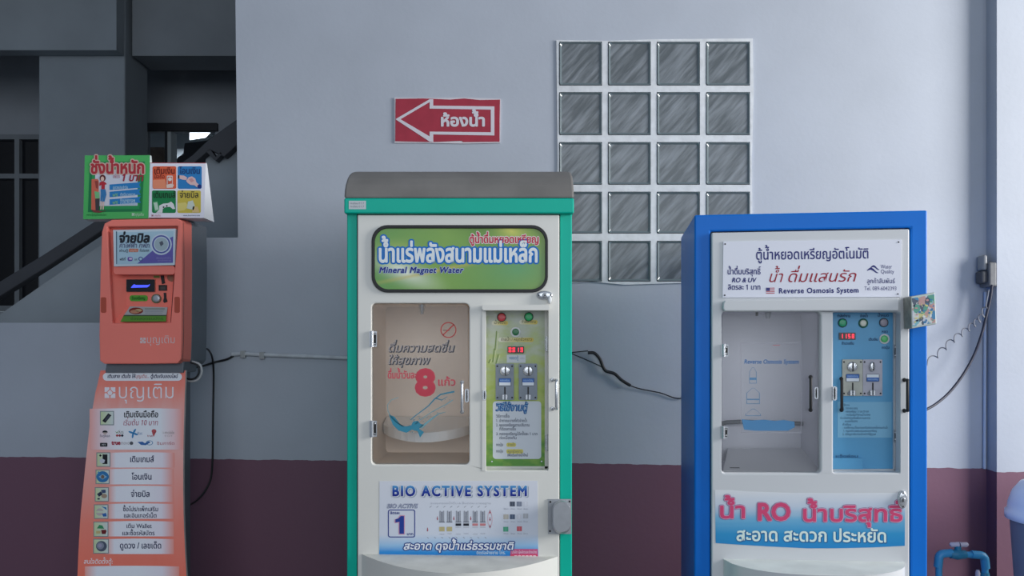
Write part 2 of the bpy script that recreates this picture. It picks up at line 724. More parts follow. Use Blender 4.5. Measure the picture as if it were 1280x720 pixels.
def ripple_glass():
    m = mat('rippled_glass', (70, 76, 80), .28, spec=.4)
    nt = m.node_tree
    b = nt.nodes['Principled BSDF']
    tc = nt.nodes.new('ShaderNodeNewGeometry')
    mp = nt.nodes.new('ShaderNodeMapping')
    mp.vector_type = 'TEXTURE'
    mp.inputs['Rotation'].default_value = (0, math.radians(-48), 0)
    mp.inputs['Scale'].default_value = (.34, 1, .045)
    nt.links.new(tc.outputs['Position'], mp.inputs[0])
    n = nt.nodes.new('ShaderNodeTexNoise')
    n.inputs['Scale'].default_value = 2.6
    n.inputs['Detail'].default_value = 3
    nt.links.new(mp.outputs[0], n.inputs['Vector'])
    r = nt.nodes.new('ShaderNodeValToRGB')
    e = r.color_ramp.elements
    e[0].position, e[1].position = .38, .72
    e[0].color, e[1].color = rgba((88, 94, 98)), rgba((128, 134, 140))  # lighter streaks painted into the base colour for reflections on the ripples
    nt.links.new(n.outputs['Fac'], r.inputs['Fac'])
    nt.links.new(r.outputs['Color'], b.inputs['Base Color'])
    bp = nt.nodes.new('ShaderNodeBump')
    bp.inputs['Strength'].default_value = .16
    bp.inputs['Distance'].default_value = .01
    nt.links.new(n.outputs['Fac'], bp.inputs['Height'])
    nt.links.new(bp.outputs['Normal'], b.inputs['Normal'])
    return m


m_rip = ripple_glass()
m_rim = mat('glass_rim', (104, 116, 120), .15, spec=.7)
gx = [(699, 752.5), (760, 813.5), (821, 875), (882.5, 937.5)]
gy = [(52, 107), (115, 169), (177.5, 231), (239.5, 292), (301, 352)]
mb = MB()
mb.holed(wz, [(695.5, 50), (760, 51), (820, 49), (941, 48), (942, 120), (940, 200), (941, 353), (845, 354), (780, 356), (740, 352), (695.5, 354), (697, 200)], [rc(a0, b0, a1, b1) for a0, a1 in gx for b0, b1 in gy], 0, .007, m_mortar)
w1 = put('window_1', mb, kind='structure')
for b0, b1 in gy:
    for a0, a1 in gx:
        mb = MB()
        o_ = rr(a0, b0, a1, b1, 2.0, 3)
        i1 = rr(a0 + 3.2, b0 + 3.2, a1 - 3.2, b1 - 3.2, 2.5, 3)
        l0 = [W.at(p[0], p[1], .001) for p in o_]
        l1 = [W.at(p[0], p[1], .010) for p in rr(a0 + 1.0, b0 + 1.0, a1 - 1.0, b1 - 1.0, 2.2, 3)]
        l2 = [W.at(p[0], p[1], .004) for p in i1]
        mb.loft([l0, l1, l2], m_rim)
        mb.add(l2, [tuple(range(len(l2)))], m_rip)
        put('glass_block', mb, w1)

# ---------------------------------------------------------------- direction sign
ds = thing('direction_sign', W.at(559, 179), 'red restroom sign with a white outlined arrow pointing left, on the wall', 'sign')
m_red = mat('sign_red', (160, 54, 70), .6, spec=.2, noise=.04, nscale=20)
mb = MB()
mb.prism(W, [(493, 122), (540, 122.5), (575, 122), (626, 123.5), (626, 150), (625, 178.5), (580, 179.5), (530, 178.5), (493, 178.5)], 0, .006, K(205, 200, 206))
put('backing_board', mb, ds)
mb = MB()
mb.prism(W, [(494.5, 123.5), (530, 123), (563, 124.5), (580, 123), (600, 125), (625, 124.5), (624.5, 150), (624.5, 177), (579, 177.5), (577, 176), (540, 177.5), (494, 176.5)], .006, .0075, m_red)
put('red_panel', mb, ds)
mb = MB()
ao = [(494, 149.5), (541, 122.8), (541, 132), (618, 133), (618, 169.5), (541, 168.5), (541, 178), (535, 177)]
mb.holed(W, [(494.3, 149), (537, 124), (541.5, 124), (541.5, 132), (618, 133), (618, 169.3), (541.5, 168), (541.5, 177.5), (537, 177)],
         [[(500.5, 149), (537, 170.5), (537, 164.5), (613.5, 165.3), (613.5, 137), (537, 135.7), (537, 127.5)]], .0075, .0085, K(206, 202, 210))
put('arrow', mb, ds)
mb = MB()
mb.text(W, 'ห้องน้ำ', 550, 157.5, 19.5, K(206, 202, 210), .0086, x1=607, rise=0, bold=.04)
put('lettering', mb, ds)

# ---------------------------------------------------------------- shared machine fittings
m_cream = mat('cream_enamel', (218, 217, 211), .38, noise=.012, nscale=4)
m_cream2 = mat('white_enamel', (206, 208, 211), .38, noise=.012, nscale=4)
m_acr = glass('clear_acrylic')


def hinge(S, x0, y0, x1, y1, root, off=.0, flip=False):
    mb = MB()
    xm = x0 + (x1 - x0) * (.62 if flip else .38)
    mb.prism(S, rc(x0, y0, x1, y1), off, off + .004, m_steel)
    mb.stube(S, [(xm, y0 - .3, off + .006), (xm, y1 + .3, off + .006)], .0045, m_chrome)
    xb = (x0 + .8, xm - 1.6) if flip else (xm + 1.8, x1 - .8)
    mb.flat(S, rc(xb[0], y0 + 2, xb[1], y1 - 2), off + .0045, m_black)
    for yy in (y0 + 3.6, y1 - 3.6):
        mb.dome(S, (xb[0] + xb[1]) / 2, yy, 1.0, 1.0, off + .004, off + .006, m_chrome, 8)
    put('hinge', mb, root)


def dhandle(S, x, y0, y1, root, m, off=0.0, post=.022, r=.0042, lean=0.0):
    mb = MB()
    mb.stube(S, [(x, y0, off), (x + lean, y0, off + post * .7), (x + lean, y0 + 1.2, off + post), (x + lean, y0 + 3, off + post * 1.05), (x + lean, (y0 + y1) / 2, off + post * 1.08),
                 (x + lean, y1 - 3, off + post * 1.05), (x + lean, y1 - 1.2, off + post), (x + lean, y1, off + post * .7), (x, y1, off)], r, m, 10)
    for yy in (y0, y1):
        mb.dome(S, x, yy, 2.6, 2.6, off, off + .004, m, 12)
    put('handle', mb, root)


def catch(S, x0, y0, x1, y1, root, off=0.0):
    mb = MB()
    mb.prism(S, rr(x0, y0, x1, y1, min(x1 - x0, y1 - y0) * .4, 3), off, off + .006, m_chrome)
    xm = (x0 + x1) / 2
    mb.prism(S, rc(xm - .7, y0 + 3, xm + .7, y1 - 3), off + .006, off + .009, m_black)
    for yy in (y0 + 2, y1 - 2):
        mb.dome(S, xm, yy, .8, .8, off + .006, off + .0075, m_black, 8)
    put('latch', mb, root)


def lock(S, cx, cy, rx, ry, root, off=0.0, vertical=False):
    mb = MB()
    mb.dome(S, cx, cy, rx, ry, off, off + .010, m_chrome, 28, .5)
    mb.dome(S, cx, cy, min(rx, ry) * .55, min(rx, ry) * .55, off + .009, off + .016, m_steel, 16)
    k = 1.5
    if vertical:
        mb.prism(S, rc(cx - .7, cy - 2.2, cx + .7, cy + 2.2), off + .016, off + .0168, m_black)
        sp = ((cx, cy - ry * .72), (cx, cy + ry * .72))
    else:
        mb.prism(S, el(cx, cy, 1.2, 1.2, 10), off + .016, off + .0168, m_black)
        sp = ((cx - rx * .7, cy), (cx + rx * .72, cy - .4))
    for p in sp:
        mb.dome(S, p[0], p[1], 1.3, 1.3, off + .007, off + .0098, m_black, 10)
    put('lock', mb, root)


def button(S, cx, cy, r, c, root, off, ring=None, lab=None):
    mb = MB()
    rm = ring or mat('button_bezel', (60, 70, 66), .4)
    mb.dome(S, cx, cy, r + (2 if ring else .9), r + (2 if ring else .9), off, off + .005, rm)
    o = put('button', mb, root)
    mb = MB()
    mb.dome(S, cx, cy, r, r, off + .0045, off + .010, mat('button_%d_%d_%d' % c, c, .3))
    put('button_cap', mb, o, label=lab)


SEG = {'0': 'abcdef', '1': 'bc', '3': 'abgcd', '5': 'afgcd', '8': 'abcdefg', '9': 'abcdfg', '2': 'abged', '4': 'fgbc', '7': 'abc', '6': 'afgedc'}


def display(S, x0, y0, x1, y1, digits, root, off):
    mb = MB()
    mb.prism(S, rc(x0, y0, x1, y1), off, off + .004, mat('display_window', (44, 8, 14), .2))
    o = put('display', mb, root)
    mb = MB()
    m = mat('led_red', (255, 60, 84), .4, emit=1.1)
    n = len(digits)
    cw = (x1 - x0) / (n + .3)
    for i, d in enumerate(digits):
        a0 = x0 + cw * (i + .32)
        a1 = a0 + cw * .62
        t0, t1 = y0 + 1.6, y1 - 1.6
        tm = (t0 + t1) / 2
        w_ = .95
        S_ = {'a': rc(a0, t0, a1, t0 + w_), 'g': rc(a0, tm - w_ / 2, a1, tm + w_ / 2), 'd': rc(a0, t1 - w_, a1, t1),
              'f': rc(a0, t0, a0 + w_, tm), 'e': rc(a0, tm, a0 + w_, t1), 'b': rc(a1 - w_, t0, a1, tm), 'c': rc(a1 - w_, tm, a1, t1)}
        for q_ in SEG[d]:
            mb.flat(S, S_[q_], off + .0045, m)
    put('digits', mb, o)


def acceptor(S, x0, y0, x1, y1, c, root, off, knob_narrow=False, flip=False):
    mp = mat('coin_plate_%d_%d_%d' % c, c, .42, .35, noise=.04, nscale=40)
    mb = MB()
    mb.prism(S, rr(x0, y0, x1, y1, 1.2, 3), off, off + .006, mp)
    for sx_, sy_ in ((x0 + 2.2, y0 + 3.2), (x1 - 2.2, y0 + 3.2), (x0 + 2.2, y1 - 3), (x1 - 2.2, y1 - 3)):
        mb.dome(S, sx_, sy_, 1.1, 1.1, off + .006, off + .0075, m_black, 10)
    o = put('coin_acceptor', mb, root, bevel=0)
    W_, H_ = x1 - x0, y1 - y0
    cx, cy = x0 + W_ * .51, y0 + H_ * .2
    mb = MB()
    if knob_narrow:
        mb.dome(S, cx, cy, 3.4, 6.2, off + .006, off + .016, m_chrome)
        mb.prism(S, rc(cx + .2, cy - 5.6, cx + 1.4, cy + 4.6), off + .0155, off + .0165, m_black)
    else:
        mb.dome(S, cx, cy, 6.2, 6.2, off + .006, off + .014, m_chrome)
        mb.prism(S, rc(cx - .2, cy - 5.7, cx + 1.5, cy + 5.7), off + .0135, off + .0165, mat('dark_groove', (52, 54, 56), .4))
    put('return_knob', mb, o)
    mb = MB()
    bl, bw = mat('label_blue', (38, 98, 178), .4), mat('label_white', (225, 232, 240), .4)
    lx0, lx1, ly0, ly1 = x0 + W_ * .2, x0 + W_ * .82, y0 + H_ * .41, y0 + H_ * .60
    mb.prism(S, rr(lx0 - .6, ly0 - .6, lx1 + .6, ly1 + .6, 1, 2), off + .006, off + .0075, mat('label_edge', (62, 76, 96), .4))
    ym = ly0 + (ly1 - ly0) * (.45 if flip else .55)
    mb.flat(S, rc(lx0, ly0, lx1, ym), off + .0079, bw if flip else bl)
    mb.flat(S, rc(lx0, ym, lx1, ly1), off + .0079, bl if flip else bw)
    ty = (ym + ly1) / 2 + .9 if flip else (ly0 + ym) / 2 + .9
    mb.text(S, 'หยอดเหรียญ', lx0 + 1.2, ty, 3.2, K(170, 205, 240), .0082 + off, x1=lx1 - 1.2)
    put('label', mb, o)
    mb = MB()
    mb.prism(S, rc(cx - .9, y0 + H_ * .64, cx + .9, y0 + H_ * .86), off + .006, off + .0066, m_black)
    put('coin_slot', mb, o)
    mb = MB()
    mb.prism(S, [(cx - 6, y1 - 1), (cx - 6, y1 - 4), (cx - 3.4, y1 - 7), (cx + 3.4, y1 - 7), (cx + 3.4, y1 - 1)], off + .006, off + .009, mat('slot_shade_plate', (118, 124, 132), .4, .5))
    for s_ in (-1, 1):
        mb.prism(S, rc(cx + s_ * 2 - 1, y1 - 6.5, cx + s_ * 2 + 1, y1 - .6), off + .009, off + .014, m_chrome)
    put('coin_cup', mb, o)


def lines(mb, S, x0, ys, x1s, m, off, txts, size):
    for y, xx, t in zip(ys, x1s, txts):
        mb.text(S, t, x0, y, size, m, off, x1=xx)


# ---------------------------------------------------------------- green machine
m_green = mat('green_enamel', (6, 178, 154), .4, spec=.2, noise=.02, nscale=5)
m_roof = mat('dusty_grey_roof', (118, 115, 112), .75, noise=.06, nscale=9)
gx0, gx1 = G.at(433.5, 400).x, G.at(715, 400).x
gm = thing('water_vending_machine', ((gx0 + gx1) / 2, 2.62, 0), 'green framed drinking water vending machine with a grey rounded roof and cream door', 'vending machine', 'coin water machines against the wall')
zb = G.at(500, 266.5).z
mb = MB()
ytop, yback = 2.36, 2.93
strip = .0
mb.box(gx0, G.at(446, 0).x, 2.352, yback, 0, zb + .05, m_green)
mb.box(G.at(700, 0).x, gx1, 2.352, yback, 0, zb + .05, m_green)
mb.box(gx0 + .01, gx1 - .01, yback - .02, yback - .001, 0.01, zb + .05, m_green)
mb.box(gx0 + .01, gx1 - .01, 2.40, yback - .01, 0.01, .05, m_green)
put('cabinet', mb, gm, bevel=.003)
# roof: green front band, then the grey cap curving back
Gf = G.sh(.02)
bx0, bx1 = Gf.at(430, 0).x, Gf.at(717.5, 0).x
zf0, zf1 = Gf.at(0, 266.5).z, Gf.at(0, 247.5).z
mb = MB()
mb.box(bx0, bx1, 2.33, yback, zf0, zf1, m_green)
put('roof_band', mb, gm, bevel=.004)
prof = []
for k in range(9):
    t = k / 8 * math.pi / 2
    prof.append((2.33 + .24 * (1 - math.cos(t)), zf1 + .117 * math.sin(t)))
prof = prof + [(yback, zf1 + .117), (yback, zf1)]
mb = MB()
loops = []
for xx, sc in ((bx0, 1), (bx1, 1)):
    loops.append([Vector((xx, y, z)) for y, z in prof])
mb.loft(loops, m_roof, True, True, False)
put('roof_cap', mb, gm, bevel=.006)
mb = MB()
mb.flat(Gf, rc(436, 251, 457.5, 261.5), .0006, K(196, 202, 206))
for k in range(2):
    mb.text(Gf, 'ทะเบียน 0 1 7', 438, 255.3 + 4 * k, 3.4, K(110, 118, 128), .001, x1=455)
put('small_sticker', mb, gm)
# door with the two openings
mb = MB()
Hw = rr(464, 379, 586.5, 581, 6)
Hc = rr(606, 388, 685.5, 588, 2)
zpy = HZ + (CAM.z - .04) / 2.35 * FPX
mb.holed(G, rc(446.8, 268.5, 699.2, zpy), [Hw, Hc], -.03, .006, m_cream)
door = put('door', mb, gm, bevel=.003)
mb = MB()
mb.box(G.at(446.2, 0).x, G.at(699.8, 0).x, 2.385, 2.392, .06, zb, m_black)
# shaded gap around the door rim, its darkness built as a thin black frame
mb = MB()
mb.holed(G, rc(444.6, 266.9, 701, zpy), [rc(448, 269.5, 698, zpy - 4)], -.035, -.004, m_black)
put('door_gap_frame', mb, gm)
# filling compartment
m_in = mat('beige_liner', (248, 230, 212), .5, noise=.02, nscale=3)
m_in2 = mat('beige_liner_shelf', (246, 246, 244), .35)
mb = MB()
fz = [G.at(p[0], p[1], -.02) for p in rr(463, 378, 587.5, 582, 6)]
cx_ = sum(p.x for p in fz) / len(fz)
bk = [Vector((p.x, 2.66, p.z)) for p in fz]
mb.loft([fz, bk], m_in)
mb.add(bk, [tuple(range(len(bk)))], m_in)
comp = put('filling_compartment', mb, gm)
mb = MB()
top, bot = [], []
xa, xb_ = fz[0].x, min(p.x for p in fz)
xa = max(p.x for p in fz) - .003
xb_ = xb_ + .003
for k in range(13):
    u = k / 12
    y = 2.64 - .05 - .15 * math.sin(math.pi * u) ** .7
    z = 1.012 - .012 * math.sin(math.pi * u)
    top.append(Vector((xb_ + (xa - xb_) * u, y, z)))
bk_ = [Vector((p.x, 2.655, 1.03)) for p in top]
low = [p + Vector((0, .006, -.03)) for p in top]
lowb = [Vector((p.x, 2.655, .985)) for p in top]
mb.loft([bk_, top, low, lowb], m_in2, closed=False)
put('basin_shelf', mb, comp)
mb = MB()
tipx = G.sh(-.14)
mb.tube([tipx.at(527.5, 370), tipx.at(527.5, 384), tipx.at(527.5, 386), tipx.at(527.5, 393)], [.010, .010, .008, .004], m_chrome, 12)
put('nozzle', mb, comp)
# acrylic window door with its prints
mb = MB()
mb.prism(G, rr(465.5, 380.5, 585, 580, 5), -.012, -.008, m_acr)
wd = put('window_door', mb, gm, label='clear acrylic door printed with red and blue lettering')
mb = MB()
o = -.0075
dk, lt, rd = K(74, 76, 84), K(178, 168, 164), K(206, 84, 96)
for t_, x_, y_, x1_ in (('ดื่มความสดชื่น', 484, 439.5, 567), ('ให้สุขภาพ', 484, 455, 536)):
    mb.text(G, t_, x_ + .8, y_ + .6, 14, dk, o, x1=x1_ + .8, bold=.05, shear=.25)
    mb.text(G, t_, x_, y_, 14, lt, o + .0004, x1=x1_, bold=.0, shear=.25)
for t_, x_, y_, x1_, sz, bo in (('ดื่มน้ำวันละ', 484.5, 473, 521, 12.5, .03), ('8', 519.5, 493, 543.5, 44, .03), ('แก้ว', 546.5, 482, 570, 13.5, .03)):
    mb.text(G, t_, x_, y_, sz, rd, o, x1=x1_, bold=bo + (.03 if t_ == '8' else -.005))
    if t_ == '8':
        mb.text(G, t_, x_, y_, sz, K(200, 70, 86), o + .0005, x1=x1_, bold=bo)
put('lettering', mb, wd)
mb = MB()
mb.holed(G, el(560.5, 412.5, 10), [el(560.5, 412.5, 8.8)], o, o + .0004, K(190, 66, 66))
mb.prism(G, [(553, 418.5), (567, 405), (568, 406), (554, 419.5)], o, o + .0004, K(190, 66, 66))
mb.prism(G, rc(553.5, 412.2, 562, 413.6), o, o + .0003, K(150, 120, 110))
put('no_smoking_mark', mb, wd)
mb = MB()
tl, tl2 = K(60, 138, 164), K(124, 168, 178)


def swoosh(p, w0, w1, m):
    L, R = [], []
    for i, (x, y) in enumerate(p):
        a_ = p[max(i - 1, 0)]
        b_ = p[min(i + 1, len(p) - 1)]
        dx, dy = b_[0] - a_[0], b_[1] - a_[1]
        d = math.hypot(dx, dy) or 1
        t = i / (len(p) - 1)
        w_ = w0 + (w1 - w0) * t
        L.append((x - dy / d * w_, y + dx / d * w_))
        R.append((x + dy / d * w_, y - dx / d * w_))
    mb.flat(G, L + R[::-1], o, m)


swoosh([(498, 497), (489, 500), (484.5, 506), (485, 514), (489, 521), (496, 528), (504, 533)], .35, .5, tl2)
mb.flat(G, [(486, 518), (493, 521), (500, 530), (506, 533), (514, 532), (516, 527), (522, 526), (526, 530), (530, 531), (524, 536), (530, 540), (525, 547), (522, 539), (515, 537), (508, 541), (498, 538), (491, 531)], o, tl)
swoosh([(513, 525), (520, 519), (527, 514), (536, 507), (543, 499), (551, 493), (560, 491), (568, 489.5)], .5, 1.0, tl)
swoosh([(519, 530), (528, 523), (538, 516), (547, 511), (557, 506), (566, 500)], .4, .6, tl2)
swoosh([(526, 535), (534, 528), (543, 521), (549, 517), (557, 515)], 1.5, .3, tl2)
swoosh([(545, 498), (552, 500), (559, 496)], .7, .3, tl)
for k in range(26):
    x_, y_ = 512 + random.random() * 50, 0
    y_ = 536 - (x_ - 512) * .75 + random.uniform(-8, 8)
    mb.flat(G, el(x_, y_, random.uniform(.3, .9), random.uniform(.3, .9), 7), o + .0003, random.choice((tl, tl2)))
put('glass_of_water_print', mb, wd)
hinge(G, 461.5, 414, 471, 433.5, wd, .006)
hinge(G, 461.5, 526, 471, 546, wd, .006)
dhandle(G, 577.5, 478, 515, wd, m_chrome, -.008)
catch(G, 581, 486, 586, 503, wd, -.008)
# coin compartment
GC = G.sh(-.05)
m_leaf = grad('leaf_print', [(0, (96, 150, 70)), (.25, (150, 178, 84)), (.5, (176, 192, 104)), (.75, (178, 190, 150)), (1, (190, 196, 186))], 'y', .9, 3.5, nvec=(1.2, 5, 1))
mb = MB()
fz = [G.at(p[0], p[1], -.028) for p in rr(605.5, 387.5, 686, 588.5, 2)]
bk = [Vector((p.x, 2.398, p.z)) for p in fz]
mb.loft([fz, bk], m_cream)
put('coin_recess', mb, gm)
mb = MB()
mb.prism(GC, rc(605, 386, 684, 583), -.004, 0, m_leaf)
mb.prism(GC, rc(604, 583, 686, 590), -.004, .006, m_cream)
mb.prism(GC, rc(681, 386, 690, 590), -.004, .006, m_cream)
for x_, y_ in ((615, 577), (677, 577)):
    mb.dome(GC, x_, y_, 1.1, 1.1, 0, .002, m_chrome, 10)
for (x_, y_, h_, a_) in ((621, 428, 24, 2), (618, 446, 17, 2), (623, 450, 12, 3), (613, 452, 5, 2)):
    mb.flat(GC, [(x_ - .9, y_ - h_ * .6), (x_ + .5, y_ - h_ * .6), (x_ - a_ + .5, y_ + h_ * .4), (x_ - a_ - .9, y_ + h_ * .4)], .0004, K(126, 148, 88))
    mb.flat(GC, [(x_ + 1.6, y_ - h_ * .5), (x_ + 2.3, y_ - h_ * .5), (x_ - a_ + 2.3, y_ + h_ * .4), (x_ - a_ + 1.6, y_ + h_ * .4)], .0004, K(212, 218, 170))
cp = put('coin_panel', mb, gm)
button(GC, 627, 396.5, 4.9, (206, 64, 72), cp, 0, lab='red button')
button(GC, 661, 396, 4.9, (36, 176, 104), cp, 0, lab='bright green button')
button(GC, 644.5, 415, 4.4, (30, 112, 66), cp, 0, ring=m_white, lab='dark green button in a white ring')
for (x0_, y0_, x1_, y1_, t_) in ((614.5, 401, 635, 406.5, 'น้ำหมด'), (649, 400, 672, 405.5, 'กำลังทำงาน'), (623, 422, 667, 427.5, 'จ่ายน้ำ / หยุดชั่วคราว')):
    mb = MB()
    mb.prism(GC, rr(x0_, y0_, x1_, y1_, 2.4, 3), 0, .0006, grad('label_strip', [(0, (214, 214, 200)), (.45, (212, 204, 140)), (1, (206, 186, 84))], 'x'))
    mb.text(GC, t_, x0_ + 3, y1_ - 1.6, 5, K(70, 66, 40), .001, x1=x1_ - 2)
    put('button_label', mb, cp)
display(GC, 634.5, 433, 655, 441.5, '0013', cp, 0)
mb = MB()
mb.prism(GC, rc(633.5, 443.5, 657, 453.5), 0, .0006, K(208, 214, 218))
mb.text(GC, 'หยอดตู้', 636.5, 449.3, 6, K(48, 124, 172), .001, x1=648)
mb.text(GC, '10 ลิตร', 650, 449, 3.5, K(170, 170, 176), .001, x1=655.5)
put('sticker', mb, cp)
acceptor(GC, 619.5, 454.5, 642.3, 500, (122, 130, 140), cp, 0)
acceptor(GC, 648.5, 454.5, 671.5, 500, (122, 130, 140), cp, 0)
mb = MB()
mb.prism(GC, rr(616, 501.5, 676.5, 573.7, 4), 0, .0008, K(208, 214, 222))
nb, gt = K(34, 84, 150), K(98, 106, 122)
mb.text(GC, 'วิธีใช้งานตู้', 619.5, 513.5, 13, nb, .0012, x1=659, bold=.06, shear=.15)
mb.text(GC, 'วิธีใช้งานตู้', 620, 513.2, 13, K(150, 196, 222), .0016, x1=659.5, bold=-.012, shear=.15)
for y_, x0_, x1_, t_ in ((522, 620, 637, 'วิธีการซื้อ'), (527.5, 620, 659, '1. นำภาชนะวางที่หัวจ่ายน้ำ'), (533, 620, 662, '2. หยอดเหรียญตามปริมาณ'), (538, 624, 645, 'ที่ต้องการซื้อ'), (544, 620, 672, '3. หยอดเหรียญได้ครั้งละ 1 บาท'), (549, 624, 646, 'ต่อเนื่องกัน'), (557.5, 620, 629, 'กดปุ่ม'), (565.5, 620, 629, 'กดปุ่ม'), (570.5, 634, 660, 'เพื่อเริ่มจ่ายน้ำใหม่')):
    mb.text(GC, t_, x0_, y_, 5.0, gt, .0012, x1=x1_, bold=.015)
for (x0_, y0_, x1_, y1_, t_) in ((633, 553.5, 645, 558.5, 'จ่ายน้ำ'), (633, 561.5, 654, 567, 'หยุดชั่วคราว')):
    mb.prism(GC, rr(x0_, y0_, x1_, y1_, 2, 3), 0, .0011, K(212, 202, 104))
    mb.text(GC, t_, x0_ + 1.5, y1_ - 1.2, 4.5, gt, .0014, x1=x1_ - 1.5)
put('instruction_card', mb, cp)
# hood and frame over the coin opening
mb = MB()
mb.prism(G, rr(602.5, 381, 687, 387.8, 2.5), .0, .03, m_cream)
put('hood', mb, gm, bevel=.002)
mb = MB()
mb.prism(G, rc(602, 386.5, 607.5, 589), .0, .008, m_cream)
put('frame_strip', mb, gm, bevel=.0015)
catch(G, 603.3, 488, 608, 500, gm, .008)
hinge(GC, 681, 421, 685.6, 438.5, cp, .006, True)
hinge(GC, 681, 544, 685.6, 563, cp, .006, True)
dhandle(G, 691, 475, 511, gm, m_chrome, .006, .03, lean=4.5)
lock(G, 681, 369, 10.2, 5.7, gm, .006)
mb = MB()
mb.dome(G, 687.3, 374.5, 2.6, 5, .008, .03, m_white, 14)
put('tape_wad', mb, gm)
# lightbox sign
mb = MB()
mb.holed(G, rr(464.3, 281.2, 685, 365.5, 20, 8), [rr(468.2, 285.2, 681.5, 361.5, 17, 8)], .006, .014, m_black)
put('sign_gasket', mb, gm, bevel=.0015)


def flower_print():
    m = grad('green_sign_print', [(0, (92, 150, 70)), (.35, (120, 162, 66)), (.7, (106, 152, 56)), (1, (132, 160, 66))], 'x', .45, 3, nvec=(1, .6, 1))
    nt = m.node_tree
    b = nt.nodes['Principled BSDF']
    uv = [q_ for q_ in nt.nodes if q_.bl_idname == 'ShaderNodeTexCoord'][0]
    prev = b.inputs['Base Color'].links[0].from_socket
    for (cx, cy, sx, sy, c, rot) in ((.17, .30, .2, .55, (236, 240, 226), .5), (.13, .62, .22, .3, (168, 190, 96), 0), (.36, .30, .06, .8, (190, 176, 84), -1.05), (.80, .95, .16, .35, (206, 206, 90), .3), (.84, .35, .5, .8, (92, 156, 100), 0), (.6, 1.02, .22, .3, (90, 134, 44), 0)):
        mp = nt.nodes.new('ShaderNodeMapping')
        mp.vector_type = 'TEXTURE'
        mp.inputs['Location'].default_value = (cx, cy, 0)
        mp.inputs['Rotation'].default_value = (0, 0, rot)
        mp.inputs['Scale'].default_value = (sx, sy, 1)
        nt.links.new(uv.outputs['UV'], mp.inputs[0])
        gr = nt.nodes.new('ShaderNodeTexGradient')
        gr.gradient_type = 'QUADRATIC_SPHERE'
        nt.links.new(mp.outputs[0], gr.inputs[0])
        mx = nt.nodes.new('ShaderNodeMix')
        mx.data_type = 'RGBA'
        nt.links.new(gr.outputs['Fac'], mx.inputs[0])
        nt.links.new(prev, mx.inputs[6])
        mx.inputs[7].default_value = rgba(c)
        prev = mx.outputs[2]
    nt.links.new(prev, b.inputs['Base Color'])
    b.inputs['Roughness'].default_value = .18
    return m


mb = MB()
mb.prism(G, rr(468, 285, 681.7, 361.7, 17, 8), .004, .009, flower_print())
sg = put('sign_panel', mb, gm)
mb = MB()
o = .0095
t_ = 'ตู้น้ำดื่มหยอดเหรียญ'
mb.text(G, t_, 586.5, 303.6, 13.2, K(224, 216, 206), o, x1=674, bold=.10)
mb.text(G, t_, 586.5, 303.6, 13.2, K(196, 44, 78), o + .0005, x1=674, bold=.022)
t_ = 'น้ำแร่พลังสนามแม่เหล็ก'
mb.text(G, t_, 472.5, 327.6, 31, K(22, 112, 196), o, x1=673, bold=.088)
mb.text(G, t_, 472.5, 327.6, 31, K(226, 232, 234), o + .0005, x1=673, bold=.026)
t_ = 'Mineral Magnet Water'
mb.text(G, t_, 473.5, 341, 10.6, K(186, 204, 226), o, x1=579, bold=.085, shear=.22, track=.06)
mb.text(G, t_, 473.5, 341, 10.6, K(34, 46, 130), o + .0005, x1=579, bold=.03, shear=.22, track=.06)
put('lettering', mb, sg)
# lower sticker
SK = [(474.5, 601.5), (672, 601), (672.8, 697), (474, 692.8)]
m_stk = grad('sticker_blue_foot', [(0, (22, 118, 196)), (.07, (44, 138, 208)), (.16, (150, 190, 224)), (.3, (206, 212, 224)), (1, (214, 217, 226))], 'y', .05, 4)
mb = MB()
mb.prism(G, SK, .006, .0068, m_stk)
st = put('sticker', mb, gm)
o = .0072
mb = MB()
t_ = 'BIO ACTIVE SYSTEM'
mb.text(G, t_, 491.5, 620.8, 17.8, K(160, 170, 186), o, x1=662.5, bold=.08, track=.12)
mb.text(G, t_, 490, 619.8, 17.8, K(226, 230, 236), o + .0003, x1=661, bold=.08, track=.12)
mb.text(G, t_, 490, 619.8, 17.8, grad('navy_to_sky', [(0, (26, 40, 132)), (.45, (30, 66, 160)), (1, (84, 156, 206))], 'y'), o + .0006, x1=661, bold=.04, track=.12)
mb.text(G, 'BIO ACTIVE', 483.5, 635, 7.4, K(88, 100, 140), o, x1=521.5, bold=.05, shear=.2)
mb.text(G, 'BIO ACTIVE', 483.3, 634.8, 7.4, K(206, 210, 220), o + .0003, x1=521.3, bold=-.015, shear=.2)
t_ = 'สะอาด ดุจน้ำแร่ธรรมชาติ'
mb.text(G, t_, 504, 687, 13, K(40, 62, 130), o, x1=642, bold=.12, shear=.2)
mb.text(G, t_, 504, 687, 13, K(226, 230, 236), o + .0003, x1=642, bold=.03, shear=.2)
mb.text(G, 'ติดต่อฝ่ายขาย โทร.', 595.5, 692.8, 5.6, K(180, 204, 226), o + .0003, x1=632, bold=.03)
mb.prism(G, [(638.5, 686.2), (672.2, 686.2), (672.6, 697.2), (637.5, 697.6)], .0068, o, K(196, 88, 132))
mb.text(G, 'บริษัท ผู้ผลิตและจำหน่าย', 639.5, 691.6, 4.6, K(226, 180, 202), o + .0003, x1=671, bold=.02)
mb.flat(G, rc(638, 693, 672, 697), o + .0002, K(206, 70, 104))
for k in range(6):
    mb.flat(G, rc(643 + k * 4.7, 694.3, 646.4 + k * 4.7, 695.6), o + .0004, K(236, 214, 222))
put('lettering', mb, st)
mb = MB()
o = .0072
mb.holed(G, rr(485, 637, 519, 671.8, 2.5, 3), [rr(486.1, 638.1, 517.9, 670.7, 1.8, 3)], .0068, o, K(44, 58, 132))
